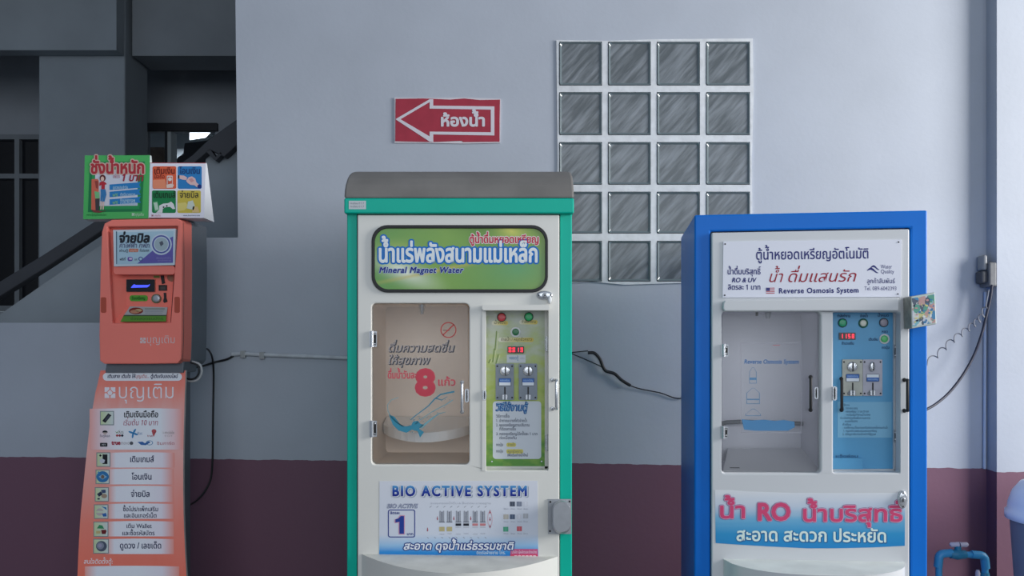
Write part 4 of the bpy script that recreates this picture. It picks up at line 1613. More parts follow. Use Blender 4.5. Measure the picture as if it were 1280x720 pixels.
def logo(mb, S, x, y, s_, m, off):
    """four-petal square emblem"""
    h = s_ / 2
    g_ = s_ * .06
    for sx_, sy_ in ((-1, -1), (1, -1), (1, 1), (-1, 1)):
        mb.flat(S, [(x + sx_ * g_, y + sy_ * h), (x + sx_ * h, y + sy_ * h), (x + sx_ * h, y + sy_ * g_), (x + sx_ * h * .62, y + sy_ * g_), (x + sx_ * g_, y + sy_ * h * .62)], off, m)
    mb.flat(S, [(x, y - h * .52), (x + h * .46, y - h * .08), (x + h * .34, y + h * .34), (x, y + h * .5), (x - h * .34, y + h * .34), (x - h * .46, y - h * .08)], off + .0003, m)


mb = MB()
wh = K(226, 206, 206)
logo(mb, KP, 178.7, 425.6, 7, wh, .0006)
mb.text(KP, 'บุญเติม', 182.7, 429, 13.5, wh, .0006, x1=219.5, bold=-.008)
put('logo_lettering', mb, kk)
# stand
mb = MB()
mb.prism(KP.sh(-.03), [(133, 452), (230, 452), (229, 466), (131, 466)], -.12, 0, m_case)
mb.box(kb.x - .1, kb.x + .1, 2.85, 2.97, .0, 1.21, m_case)
mb.box(kb.x - .17, kb.x + .17, 2.68, 2.99, .0, .03, m_case)
put('stand', mb, kk, bevel=.004)
rows = [(463, 125.6, 231.8, 2.84), (480, 122, 231.5, 2.838), (490, 119.3, 231, 2.836), (512, 115.5, 230.5, 2.83), (535, 111.8, 229.8, 2.82), (560, 109, 229.3, 2.81), (586, 106.3, 229, 2.80), (614, 103.6, 229, 2.79), (640, 101, 229.4, 2.78), (660, 99.6, 230, 2.77), (690, 98, 231.3, 2.755), (720, 96.8, 233, 2.74), (780, 95.5, 238, 2.71), (890, 95, 248, 2.66)]
BN = Bent([(r[0], r[3]) for r in rows])
NX = 6
fr, bk = [], []
uvr = []
for (y_, xa_, xb2, d_) in rows:
    for k in range(NX + 1):
        fr.append(BN.at(xa_ + (xb2 - xa_) * k / NX, y_))
        uvr.append((k / NX, 1 - (y_ - 463) / 257))
bk = [p + Vector((0, .012, 0)) for p in fr]
nr = len(rows)
fs = [(a_ * (NX + 1) + k, (a_ + 1) * (NX + 1) + k, (a_ + 1) * (NX + 1) + k + 1, a_ * (NX + 1) + k + 1) for a_ in range(nr - 1) for k in range(NX)]
m_ban = grad('orange_banner', [(0, (252, 126, 104)), (.25, (254, 142, 124)), (.62, (252, 186, 178)), (.8, (250, 184, 176)), (.92, (252, 146, 130)), (1, (250, 132, 116))], 'y', .16, 3, nvec=(3, .7, 1))
mb = MB()
mb.add(fr, fs, m_ban, uvr, True)
mb.add(bk, fs, m_ban, uvr, True)
nn = NX + 1
edge = [k for k in range(nn)] + [a_ * nn + NX for a_ in range(1, nr)] + [(nr - 1) * nn + k for k in range(NX - 1, -1, -1)] + [a_ * nn for a_ in range(nr - 2, 0, -1)]
ne = len(edge)
mb.add([fr[e] for e in edge] + [bk[e] for e in edge], [(k, (k + 1) % ne, ne + (k + 1) % ne, ne + k) for k in range(ne)], K(214, 196, 192))
bn = put('printed_panel', mb, kk)


def bflat(mb, pts, off, m):
    """print on the curved panel: cut into short rows so that it follows the bend"""
    xs = [p[0] for p in pts]
    ys = [p[1] for p in pts]
    mb.flat(BN, pts, off, m)


def softpad(mb, x0, y0, x1, y1, off, m):
    N = max(1, int((y1 - y0) / 8))
    pts, uv = [], []
    for k in range(N + 1):
        y = y0 + (y1 - y0) * k / N
        for i in range(9):
            x = x0 + (x1 - x0) * i / 8
            pts.append(BN.at(x, y - .8 * math.sin(math.pi * i / 8) * (1 if k in (0,) else 0), off))
            uv.append((i / 8, 1 - k / N))
    fs_ = [(a_ * 9 + i, (a_ + 1) * 9 + i, (a_ + 1) * 9 + i + 1, a_ * 9 + i + 1) for a_ in range(N) for i in range(8)]
    mb.add(pts, fs_, m, uv)


m_pad = grad('pad_white', [(0, (250, 170, 158)), (.13, (246, 244, 252)), (.55, (248, 248, 254)), (.82, (246, 236, 246)), (1, (250, 160, 146))], 'x')
m_pad1 = grad('pad_white_wide', [(0, (250, 178, 170)), (.12, (246, 220, 226)), (.3, (246, 246, 252)), (.75, (244, 246, 252)), (.9, (248, 212, 216)), (1, (250, 166, 154))], 'x')
mb = MB()
softpad(mb, 112, 511, 229, 562, .0008, m_pad1)
for (y0_, y1_, xa_, xb2) in ((566, 584.5, 134, 218), (586.5, 605.5, 133, 217), (608, 627.5, 135, 216.5), (630, 648.5, 134, 217), (652, 670.5, 133, 217.5), (674, 692.5, 132, 217.5), (708, 730, 106, 224)):
    softpad(mb, xa_, y0_, xb2, y1_, .0008, m_pad)
pill = rr(128.5, 466, 227.5, 476, 5, 4)
mb.flat(BN, pill, .0008, K(244, 246, 252))
put('white_pad', mb, bn)
mb = MB()
nv2 = K(44, 50, 88)
o = .0014
mb.text(BN, 'เติมสาย เติมใจ ให้', 134, 472.4, 6.2, nv2, o, x1=169, bold=.02, shear=.15)
mb.text(BN, 'บุญเติม...', 169, 472.4, 6.2, K(204, 128, 128), o, x1=186.5, bold=.01, shear=.15)
mb.text(BN, 'ตู้เติมเงินออนไลน์', 188, 472.4, 6.2, nv2, o, x1=222, bold=.02, shear=.15)
logo(mb, BN, 137.5, 490.8, 13.5, K(250, 242, 248), o)
mb.text(BN, 'บุญเติม', 146.5, 497.8, 26, K(250, 242, 248), o, x1=219, bold=-.006)
bb_ = K(30, 32, 40)
mb.text(BN, 'เติมเงินมือถือ', 154.5, 521.5, 10.5, bb_, o, x1=198, bold=.02)
mb.text(BN, 'เริ่มต้น 10 บาท', 153.5, 531.5, 9.5, K(176, 66, 100), o, x1=197.5, bold=.0, shear=.15)
for t_, x_, y_, x1_ in (('เติมเกมส์', 162, 577.5, 192.5), ('โอนเงิน', 164.5, 599.5, 190), ('จ่ายบิล', 163.5, 621, 187.5)):
    mb.text(BN, t_, x_, y_, 10.5, nv2, o, x1=x1_, bold=.015)
for t_, x_, y_, x1_ in (('ซื้อโปร/แพ็กเสริม', 153.5, 639, 198), ('และอินเทอร์เน็ต', 154.5, 647, 196), ('เติม Wallet', 157.5, 660, 189.5), ('และซื้อรหัสบัตร', 152.5, 669, 193.5)):
    mb.text(BN, t_, x_, y_, 7.6, nv2, o, x1=x1_, bold=.012)
mb.text(BN, 'ดูดวง / เลขเด็ด', 149.5, 685.5, 10.5, nv2, o, x1=202, bold=.012)
mb.text(BN, 'สนใจติดตั้งตู้:', 104.5, 704.6, 8, K(255, 246, 246), o, x1=141, bold=.01, shear=.1)
put('lettering', mb, bn)
# telecom marks
mb = MB()
mb.flat(BN, el(131.2, 540.6, 3.4, 2.6, 14, 180, 360), o, bb_)
mb.flat(BN, el(131.2, 540.5, 2.4, 3, 12, 0, 180), o, K(206, 186, 180))
mb.text(BN, 'วันทูคอล', 124.5, 546.2, 4, K(70, 78, 110), o, x1=137.5)
mb.flat(BN, [(144, 539), (146, 540.6), (150, 536.8), (146, 542)], o, K(110, 150, 80))
mb.text(BN, 'AIS', 148, 542, 4.6, K(110, 120, 110), o, x1=154.5)
for i_, c_ in enumerate(((176, 50, 60), (150, 40, 60), (40, 44, 60))):
    mb.flat(BN, el(146.4 + i_ * 3.2, 544.4, 1.5, 1.5, 10), o, K(*c_))
bl_ = K(60, 140, 196)
for a_ in (20, 100, 200, 300):
    r_ = math.radians(a_)
    ex = [(166.5 + 3 * math.cos(r_) + 3.4 * math.cos(r_) * math.cos(t) - 1.2 * math.sin(r_) * math.sin(t), 541.5 + 3 * math.sin(r_) + 3.4 * math.sin(r_) * math.cos(t) + 1.2 * math.cos(r_) * math.sin(t)) for t in [k * math.pi / 6 for k in range(12)]]
    mb.flat(BN, ex, o, bl_)
mb.text(BN, 'dtac', 171, 543.2, 5.5, K(130, 160, 196), o, x1=178)
mb.flat(BN, el(192.5, 539, 3, 2.6, 14), o, K(196, 90, 96))
mb.flat(BN, [(190, 541), (195, 540), (192, 546)], o, K(196, 90, 96))
mb.text(BN, 'true', 184, 546, 4.6, K(176, 80, 96), o, x1=191)
mb.text(BN, 'i-mobile', 203.5, 542.5, 6, K(176, 166, 164), o, x1=218)
mb.text(BN, 'TOT', 205, 546, 3, K(190, 176, 176), o, x1=216)
mb.flat(BN, rr(125, 553.5, 134.2, 558.3, .8, 2), o, bb_)
mb.text(BN, 'MY', 127, 557.4, 4, K(206, 206, 210), o + .0004, x1=132.5)
mb.text(BN, 'true', 139.5, 555.8, 7.4, K(170, 40, 66), o, x1=150.5, bold=.05)
mb.text(BN, 'move', 150.8, 555.8, 7, K(186, 180, 184), o, x1=161.5)
mb.flat(BN, el(164.2, 554, 2.3, 2.2, 12), o, K(90, 92, 100))
mb.flat(BN, [(172, 552.5), (178, 552), (181, 554), (186, 551.5), (188, 553), (182, 556.5), (176, 556)], o, K(60, 110, 176))
mb.holed(BN, el(186.8, 553.5, 4.4, 3.0, 16), [el(186.8, 553.5, 3.6, 2.3, 16)], o - .0003, o, K(90, 150, 190))
mb.text(BN, 'ซิมการ์ด', 195.8, 556, 5.4, K(186, 84, 96), o, x1=218.5)
put('carrier_logos', mb, bn)
# little picture tiles
for i_, (x0_, y0_, x1_, y1_) in enumerate(((125, 513.7, 142.5, 531.5), (120.5, 565.5, 138, 583.5), (119.5, 587, 137, 605), (118.5, 609, 136, 627), (117.5, 630.5, 135.5, 648.5), (116.8, 652, 135.5, 671), (116.5, 673.5, 136, 692))):
    mb = MB()
    mb.flat(BN, rc(x0_, y0_, x1_, y1_), .0012, K(140, 152, 154))
    mb.flat(BN, rc(x0_ + 1, y0_ + 1, x1_ - 1, y1_ - 1), .0016, grad('tile_green', [(0, (206, 220, 170)), (1, (220, 228, 226))], 'x'))
    cx_, cy_ = (x0_ + x1_) / 2, (y0_ + y1_) / 2
    o2 = .002
    if i_ == 0:
        mb.flat(BN, [(cx_ - 6, cy_ + 3.5), (cx_ + 1.5, cy_ - 6), (cx_ + 5.5, cy_ - 3.5), (cx_ - 2, cy_ + 6)], o2, K(30, 32, 42))
        mb.flat(BN, [(cx_ - 3, cy_ + 2.2), (cx_ + 1.8, cy_ - 4), (cx_ + 4, cy_ - 2.6), (cx_ - 1, cy_ + 3.8)], o2 + .0003, K(66, 70, 84))
    elif i_ == 1:
        mb.flat(BN, rc(cx_ - 1, cy_ - 6.5, cx_ + 5, cy_ + 5.5), o2, bb_)
        mb.flat(BN, [(cx_ - 5, cy_ + 1), (cx_ - 2, cy_ - 1.5), (cx_ + 2, cy_ + .5), (cx_ + 1, cy_ + 4), (cx_ - 3, cy_ + 4.5)], o2 + .0003, K(206, 210, 220))
        mb.flat(BN, [(cx_ - 5.5, cy_ - 5), (cx_ - 3.8, cy_ - 6.7), (cx_ - 2.2, cy_ - 5), (cx_ - 3.8, cy_ - 3.4)], o2, bb_)
    elif i_ == 2:
        mb.flat(BN, el(cx_, cy_, 7.8, 7, 20), o2, K(52, 124, 182))
        mb.flat(BN, [(cx_ - 5, cy_), (cx_, cy_ - 3.5), (cx_ + 5.5, cy_), (cx_, cy_ + 3.5)], o2 + .0003, K(150, 190, 214))
        mb.flat(BN, el(cx_, cy_, 2.2, 2.4, 12), o2 + .0006, K(120, 104, 96))
        mb.flat(BN, [(cx_ - 6.5, cy_ - 5.5), (cx_ - 5, cy_ - 7), (cx_ - 3.4, cy_ - 5.5), (cx_ - 5, cy_ - 4)], o2 + .0003, K(80, 150, 200))
    elif i_ == 3:
        mb.flat(BN, [(cx_ - 6, cy_ - .5), (cx_ - 1, cy_ - 4), (cx_ + 1, cy_), (cx_ - 3.5, cy_ + 3)], o2, K(46, 54, 80))
        mb.flat(BN, [(cx_ - 1, cy_ - 5.5), (cx_ + 4.5, cy_ - 6), (cx_ + 5, cy_ - 2), (cx_ + .5, cy_ - 1.5)], o2, K(70, 84, 120))
        mb.flat(BN, el(cx_ + 3, cy_ + 2, 3.6, 2.8, 14), o2, K(176, 150, 128))
        mb.flat(BN, rc(cx_ - 5.5, cy_ + 4.5, cx_ - 2.5, cy_ + 6.5), o2, K(60, 64, 84))
    elif i_ == 4:
        mb.flat(BN, el(cx_ - 2, cy_ + .5, 4.8, 4.6, 18), o2, K(198, 186, 184))
        mb.flat(BN, [(cx_, cy_ - 6.5), (cx_ + 6, cy_ - 5.5), (cx_ + 7, cy_ - 1.5), (cx_ + 4, cy_ - 4)], o2 + .0003, K(60, 130, 186))
        mb.flat(BN, [(cx_ + 1, cy_ + 3), (cx_ + 6, cy_ + 1.5), (cx_ + 7, cy_ + 6), (cx_ + 2.5, cy_ + 6.3)], o2 + .0003, K(54, 108, 180))
    elif i_ == 5:
        mb.flat(BN, [(cx_ - 5, cy_ - 1), (cx_ - 2, cy_ - 5.5), (cx_ + 2, cy_ - 4.5), (cx_ + 4, cy_ - .5)], o2, K(58, 150, 100))
        mb.flat(BN, rc(cx_ - 6, cy_ + 2, cx_ - .5, cy_ + 5.5), o2, K(206, 186, 130))
        mb.flat(BN, [(cx_ + .3, cy_ + 1), (cx_ + 6.2, cy_ + .6), (cx_ + 7, cy_ + 2.5), (cx_ + 5.8, cy_ + 6), (cx_ + 1, cy_ + 6)], o2, K(116, 34, 40))
    else:
        mb.flat(BN, el(cx_ + .5, cy_, 6.8, 6.6, 20), o2, K(84, 92, 112))
        mb.flat(BN, el(cx_ - .8, cy_ - .6, 4.6, 4.5, 18), o2 + .0003, K(140, 146, 164))
        mb.flat(BN, el(cx_ - 1.2, cy_ - .8, 2.4, 2.4, 14), o2 + .0006, K(166, 160, 186))
    put('picture_tile', mb, bn)

# ---------------------------------------------------------------- placards on top of the kiosk


def wedge(mb, S, q_, depth, m, mside):
    f = [S.at(p[0], p[1], 0) for p in q_]
    bk_ = [f[0] + Vector((0, .012, 0)), f[1] + Vector((0, .012, 0)), f[2] + Vector((0, depth, 0)), f[3] + Vector((0, depth, 0))]
    mb.add(f, [(0, 3, 2, 1)], m, [(0, 1), (1, 1), (1, 0), (0, 0)])
    mb.add(f + bk_, [(4, 5, 6, 7), (0, 1, 5, 4), (1, 2, 6, 5), (2, 3, 7, 6), (3, 0, 4, 7)], mside)


KT = KP.sh(-.015)
gp = thing('placard', KT.at(145, 273.6), 'green advertising placard with a woman by a scale, on top of the orange kiosk', 'placard', 'placards on top of the kiosk')
gq = [(106, 194.3), (187.5, 194), (185.4, 273), (104, 274)]


def bil(q_, u, v_):
    a_ = (q_[0][0] + (q_[1][0] - q_[0][0]) * u, q_[0][1] + (q_[1][1] - q_[0][1]) * u)
    b_ = (q_[3][0] + (q_[2][0] - q_[3][0]) * u, q_[3][1] + (q_[2][1] - q_[3][1]) * u)
    return (a_[0] + (b_[0] - a_[0]) * v_, a_[1] + (b_[1] - a_[1]) * v_)


mb = MB()
wedge(mb, KT, gq, .06, mat('placard_green', (72, 178, 92), .4), K(206, 214, 214))
put('board', mb, gp)
mb = MB()
mb.flat(KT, [bil(gq, u, v_) for u, v_ in ((.08, .1), (.92, .1), (.9, .89), (.07, .89))], .0005, grad('deep_green', [(0, (28, 122, 72)), (1, (30, 128, 76))], 'y'))
mb.flat(KT, [bil(gq, u, v_) for u, v_ in ((.12, .14), (.88, .14), (.86, .85), (.11, .85))], .0009, K(44, 148, 84))
mb.flat(KT, [(119, 212), (172, 212), (172, 257), (118.5, 257.5)], .0013, K(206, 208, 220))
rb = K(44, 126, 190)
for (y_, r_) in ((230, -1), (239, -1.5), (248.5, -1)):
    mb.flat(KT, [(137, y_ + .6), (172, y_ + r_ - 1), (176, y_ + r_ - 2.2), (174, y_ + r_ + 2.2), (176, y_ + r_ + 6), (172, y_ + r_ + 6), (137, y_ + 7.6)], .0017, rb)
put('green_print', mb, gp)
mb = MB()
t_ = 'ชั่งน้ำหนัก'
mb.text(KT, t_, 113, 216.6, 21, K(206, 176, 164), .0018, x1=181, bold=.10)
mb.text(KT, t_, 113, 216.6, 21, K(176, 52, 62), .0022, x1=181, bold=.035)
mb.text(KT, 'เพียง', 141, 222.6, 6.5, K(176, 96, 112), .0022, x1=150, bold=.0)
mb.text(KT, '1 บาท', 151.5, 226.2, 13, K(160, 44, 62), .0022, x1=179, bold=.03, shear=.2)
for t_, x_, y_, x1_ in (('ดูดวงประจำวัน', 141, 236, 160), ('ฟรี', 140.5, 245.6, 147.5), ('ดัชนีมวลกาย', 150, 244.8, 169), ('ฟรี', 140.5, 255, 147.5), ('ข้อมูลสุขภาพ', 150, 252, 169), ('ทุกครั้งที่ชั่ง', 150, 256, 171)):
    mb.text(KT, t_, x_, y_, 5, K(170, 204, 226) if t_ != 'ฟรี' else K(132, 190, 140), .0022, x1=x1_, bold=.02)
logo(mb, KT, 166.5, 268, 3.4, K(206, 226, 206), .0012)
mb.text(KT, 'บุญเติม', 169, 269.6, 5, K(206, 226, 206), .0012, x1=180)
mb.text(KT, 'www.ตู้บุญเติมออนไลน์', 108, 269.5, 3.4, K(30, 104, 60), .0012, x1=133)
put('lettering', mb, gp)
mb = MB()
o = .0022
# scale column
mb.flat(KT, [(114.5, 224), (122, 223.5), (123.5, 226), (123, 264), (117, 265), (114, 262)], o, K(206, 104, 84))
mb.flat(KT, [(118.5, 226), (122.5, 226), (122.5, 236), (120, 235)], o + .0003, K(150, 66, 58))
mb.flat(KT, [(118, 239), (124, 240), (124.5, 248), (119, 248)], o + .0003, K(118, 186, 128))
mb.flat(KT, [(119, 248.5), (124.5, 248), (124, 263), (119.5, 263.5)], o + .0003, K(66, 62, 66))
mb.flat(KT, [(114, 262), (130, 264.5), (131.5, 262), (131.5, 263.7), (124, 266), (117, 265.3)], o + .0004, K(120, 62, 60))
# woman printed on the placard
mb.flat(KT, el(128.3, 222.6, 3.8, 4.2, 16), o + .0006, K(92, 30, 34))
mb.flat(KT, el(128, 223.6, 2.2, 3.0, 14), o + .0009, K(224, 190, 176))
mb.flat(KT, [(124.5, 228), (127, 226.8), (129.5, 226.8), (132, 228.2), (133.6, 230.2), (131, 231), (131, 236.5), (126.6, 236.5), (126.8, 231), (124, 232.5)], o + .0006, K(180, 44, 58))
mb.flat(KT, [(125.8, 236.5), (131.8, 236.5), (133, 243), (130.5, 252), (128.2, 252), (128.8, 244), (127.4, 252), (125.4, 251), (126, 243)], o + .0007, K(54, 120, 176))
mb.flat(KT, [(125.8, 251), (127.4, 251.5), (126.8, 262), (125.4, 262)], o + .0006, K(220, 190, 178))
mb.flat(KT, [(128.4, 251.5), (130.2, 251.5), (129.6, 262), (128.2, 262)], o + .0006, K(220, 190, 178))
put('woman_picture', mb, gp)

wp = thing('placard', KT.at(222, 272.4), 'white advertising placard with four coloured squares, on top of the orange kiosk', 'placard', 'placards on top of the kiosk')
wq = [(187.6, 203.3), (257.2, 203.5), (255, 272.4), (185.8, 272)]
mb = MB()
wedge(mb, KT, wq, .095, K(232, 230, 242), K(222, 224, 230))
mb.flat(KT, [(187.6, 203.3), (257.2, 203.5), (257.2, 204.2), (187.6, 204)], .0004, K(190, 90, 100))
put('board', mb, wp)
tiles = (((190.7, 207.8, 220.3, 236), (222, 98, 66)), ((222.2, 207.8, 252.2, 236), (46, 126, 190)), ((190, 238, 219.8, 266.2), (30, 130, 76)), ((221.7, 238, 251, 266.2), (206, 186, 78)))
for i_, ((x0_, y0_, x1_, y1_), c_) in enumerate(tiles):
    mb = MB()
    mb.flat(KT, rr(x0_, y0_, x1_, y1_, 2, 3), .0005, K(*c_))
    o = .001
    bk2 = K(44, 40, 44)
    if i_ == 0:
        mb.text(KT, 'เติมเงิน', 192.3, 217.2, 11, K(110, 34, 26), o, x1=219, bold=.02)
        mb.text(KT, 'มือถือ', 192.5, 223, 7, K(130, 44, 34), o, x1=206, bold=.01)
        mb.flat(KT, [(191, 225), (206, 224), (209, 235.5), (191, 235.5)], o, K(230, 142, 108))
        mb.flat(KT, rr(208.5, 219.5, 216, 234, 1, 2), o + .0003, K(226, 206, 200))
        mb.flat(KT, rr(209.6, 221, 215, 231.5, .6, 2), o + .0006, K(206, 92, 72))
        mb.flat(KT, el(212.4, 224, 2.4, 2.4, 12), o + .0009, K(226, 220, 214))
        mb.flat(KT, [(208, 231), (214, 229.5), (217.5, 231), (216, 234.5), (208.5, 235)], o + .0009, K(228, 206, 198))
    elif i_ == 1:
        mb.text(KT, 'โอนเงิน', 224.5, 217.2, 11, K(30, 62, 116), o, x1=250.5, bold=.02)
        sk_ = K(222, 186, 186)
        mb.flat(KT, [(224, 219), (230, 219.5), (234, 222), (233, 225), (228, 224.5), (223.5, 223)], o, sk_)
        mb.flat(KT, [(232.5, 226), (236, 221.5), (240, 220.5), (244, 223), (245.5, 228), (249, 231), (247, 234.5), (243, 231.5), (238, 231), (234.5, 228.5)], o + .0003, sk_)
        mb.flat(KT, [(236, 224), (240, 222.5), (243, 226), (239, 228)], o + .0006, K(206, 150, 152))
        mb.flat(KT, el(249.3, 233, 2.6, 2.6, 12), o + .0006, K(30, 50, 120))
        mb.flat(KT, [(222.5, 219), (224.4, 219), (224.2, 223.5), (222.5, 223)], o + .0003, K(20, 24, 40))
    elif i_ == 2:
        mb.text(KT, 'เติมเกมส์', 191.5, 247.2, 11, K(22, 60, 36), o, x1=219.5, bold=.02)
        mb.flat(KT, [(191, 252.5), (197, 251.5), (199.5, 263), (193.5, 264.6)], o, K(90, 170, 116))
        mb.flat(KT, [(192, 253.6), (196.3, 252.8), (198.2, 261.8), (194, 262.8)], o + .0003, K(190, 214, 196))
        mb.flat(KT, [(199, 257), (204, 254.5), (210, 254), (214, 252), (217, 255), (219, 261), (216, 261.5), (212.5, 258.5), (207, 259), (203.5, 261), (203, 266), (195, 266), (199, 262)], o + .0003, K(222, 222, 224))
        for x_, y_ in ((204.5, 259), (208.5, 257.4)):
            mb.flat(KT, el(x_, y_, 1.1, 1.1, 10), o + .0006, bk2)
    else:
        mb.text(KT, 'จ่ายบิล', 224.5, 247.2, 11, bk2, o, x1=248.5, bold=.01)
        mb.flat(KT, [(222, 254), (232, 253), (236, 258), (230, 263), (222, 264)], o, K(222, 206, 120))
        mb.flat(KT, [(235, 252), (241, 250.5), (243.5, 257), (242, 262.5), (233.5, 260.5)], o + .0003, K(204, 212, 202))
        mb.flat(KT, [(241, 258), (247, 258.5), (249.5, 265.5), (240, 265.5)], o + .0003, K(222, 190, 130))
    put('picture_tile', mb, wp)
mb = MB()
logo(mb, KT, 190.5, 269.4, 2.2, K(150, 70, 80), .0006)
mb.text(KT, 'บุญเติม', 192.5, 270.4, 3.6, K(196, 120, 130), .0006, x1=201)
put('logo_lettering', mb, wp)
mb = MB()
mb.text(KT, 'www.boonterm.com', 229, 270.2, 3.2, K(70, 72, 104), .0006, x1=250)
put('lettering', mb, wp)

# ---------------------------------------------------------------- cables, conduit, pipes
WC = W.sh(.008)
m_cab = mat('cable_black', (24, 24, 28), .5)


def spline(pts, n=8):
    P_ = [Vector(p) for p in pts]
    out_ = []
    for i in range(len(P_) - 1):
        p0, p1, p2, p3 = P_[max(i - 1, 0)], P_[i], P_[i + 1], P_[min(i + 2, len(P_) - 1)]
        for k in range(n):
            t = k / n
            out_.append(.5 * ((2 * p1) + (-p0 + p2) * t + (2 * p0 - 5 * p1 + 4 * p2 - p3) * t * t + (-p0 + 3 * p1 - 3 * p2 + p3) * t ** 3))
    return out_ + [P_[-1]]


def cable(name, S, pts, r, m, label, cat, n=8):
    mb = MB()
    mb.tube(spline([S.at(p[0], p[1], p[2] if len(p) > 2 else 0) for p in pts], n), r, m, 7)
    return put(name, mb, label=label, cat=cat)


cable('power_cord', WC, [(254, 436, .2), (260, 437, .15), (265, 446, .05), (267, 465, .0), (266.5, 510, 0), (266, 550, 0), (265.5, 578, 0), (263, 600, .0), (254, 617, .02), (243, 628, .08), (231, 633, .22)], .0038, m_cab, 'long black cord hanging from the kiosk down the wall and looping back', 'cable')
cable('electric_wire', WC, [(236, 460, .2), (252, 458, .08), (268, 453, 0), (284, 449, 0), (292, 444.5, 0)], .0045, m_cab, 'short black wire from the kiosk to the white conduit on the wall', 'cable')
mb = MB()
LP = KP.sh(-.09)
mb.tube(spline([LP.at(240, 452, 0), LP.at(250, 456), LP.at(252, 466), LP.at(247, 474.5), LP.at(238, 476.5), LP.at(231, 474)]), .0042, mat('pale_cable', (186, 186, 188), .4), 8)
mb.tube(spline([LP.at(238, 453, .012), LP.at(247, 457, .012), LP.at(248.5, 466, .012), LP.at(244, 472.5, .012), LP.at(237, 474, .012), LP.at(231, 472, .012)]), .0035, m_cab, 8)
put('cable_loop', mb, label='loop of white and black cable hanging under the right side of the kiosk', cat='cable')
cd_ = thing('conduit', W.at(366, 446), 'thin white conduit fixed along the wall between the kiosk and the green machine', 'conduit')
mb = MB()
mb.tube([WC.at(290, 443), WC.at(302, 442), WC.at(330, 443.5), WC.at(436, 447.5), WC.at(640, 452)], .0085, mat('conduit_white', (186, 190, 196), .5, noise=.05, nscale=30), 8)
put('tube', mb, cd_)
for x_, y_ in ((303, 442.5), (327, 444)):
    mb = MB()
    mb.prism(W, rc(x_ - 3, y_ - 4, x_ + 3, y_ + 5), 0, .017, mat('clip_grey', (156, 158, 160), .6))
    put('clip', mb, cd_, bevel=.002)
mb = MB()
mb.tube(spline([WC.at(600, 447, .25), WC.at(660, 444, .1), WC.at(690, 443), WC.at(715, 440.5), WC.at(735, 438.5)]), .0022, m_cab, 6)
mb.tube(spline([WC.at(735, 441, .006), WC.at(743, 441.5, .006), WC.at(750, 449, .006), WC.at(754, 459, .006), WC.at(758, 464, .006), WC.at(768, 467, .006), WC.at(777, 475, .006), WC.at(788, 482, .006)]), .0062, m_cab, 8)
mb.tube(spline([WC.at(600, 430, .25), WC.at(660, 432, .1), WC.at(700, 437), WC.at(722, 445), WC.at(745, 455), WC.at(754, 460)]), .0018, m_cab, 6)
mb.tube(spline([WC.at(788, 482, .004), WC.at(800, 486), WC.at(825, 491), WC.at(850, 498), WC.at(880, 488), WC.at(930, 488, .1), WC.at(960, 490, .3)]), .0026, m_cab, 6)
put('taped_cable', mb, label='black taped cable sagging across the wall between the green and blue machines', cat='cable')
# socket box in the corner by the pillar
sx = 1.889
so = thing('socket_box', (sx - .02, 3.16, 1.5), 'grey electrical socket box with plugs in the wall corner by the right pillar', 'socket')
mb = MB()
zc = CAM.z + (430 - 343) / FPX * 3.16
mb.box(sx - .030, sx, 3.128, 3.196, zc - .05, zc + .045, mat('socket_grey', (96, 98, 102), .5, noise=.1, nscale=30))
put('box_body', mb, so, bevel=.006)
mb = MB()
mb.box(sx - .05, sx - .028, 3.14, 3.19, zc - .035, zc + .012, mat('plug_dark', (70, 72, 78), .5))
put('plug', mb, so, bevel=.006)
mb = MB()
mb.box(sx - .044, sx - .029, 3.14, 3.19, zc + .015, zc + .075, mat('plug_pale', (140, 142, 144), .5))
put('adapter', mb, so, bevel=.008)
mb = MB()
Q = Plane((0, 3.13, 0), (0, -1, 0))
ax = spline([Q.at(1236, 362, 0), Q.at(1229, 392), Q.at(1214, 408), Q.at(1190, 426), Q.at(1160, 452), Q.at(1110, 474, .1), Q.at(1060, 486, .16)], 40)
pp = []
n_ = len(ax)
for i, p in enumerate(ax):
    t = i / n_
    amp = 0 if t < .12 else .011
    ph = 2 * math.pi * (t ** 1.0) * 16
    pp.append(p + Vector((math.cos(ph) * amp * .6, math.sin(ph) * amp * .5, math.sin(ph) * amp)))
mb.tube(pp, .0024, mat('coil_grey', (116, 118, 126), .5), 6)
put('coiled_cord', mb, label='thin grey coiled cord stretched from the corner socket to the blue machine', cat='cable')
cable('power_cord', Q, [(1240, 356, 0), (1238, 372, 0), (1234, 390, 0), (1227, 418, 0), (1216, 447, 0), (1200, 474, .02), (1180, 497, .05), (1155, 513, .10), (1120, 520, .14), (1075, 522, .18)], .0052, mat('cord_navy', (30, 32, 52), .5), 'thick dark cord curving from the corner socket behind the blue machine', 'cable')
mb = MB()
mb.tube([WC.at(1231.5, 365), WC.at(1231, 470), WC.at(1230.5, 586)], .006, mat('conduit_pale', (176, 188, 208), .5), 8)
put('conduit', mb, label='thin pale vertical conduit in the corner beside the right pillar', cat='conduit')
PV = Plane((0, 3.08, 0), (0, -1, 0))
m_pvc = mat('blue_pvc', (58, 146, 190), .4, noise=.03, nscale=20)
m_pvd = mat('blue_pvc_fitting', (40, 122, 152), .4)
z0 = 0.0
pv = thing('water_pipe', (PV.at(1202, 700).x, 3.08, 0), 'blue plastic water pipe bent over like a gate with a valve, beside the blue machine', 'pipe')
L, R_ = PV.at(1173.5, 692), PV.at(1231, 694)
rad = .0122
mb = MB()


def arc(c, a0, a1, r, n=6):
    return [Vector((c.x + r * math.cos(math.radians(a0 + (a1 - a0) * k / n)), c.y, c.z + r * math.sin(math.radians(a0 + (a1 - a0) * k / n)))) for k in range(n + 1)]


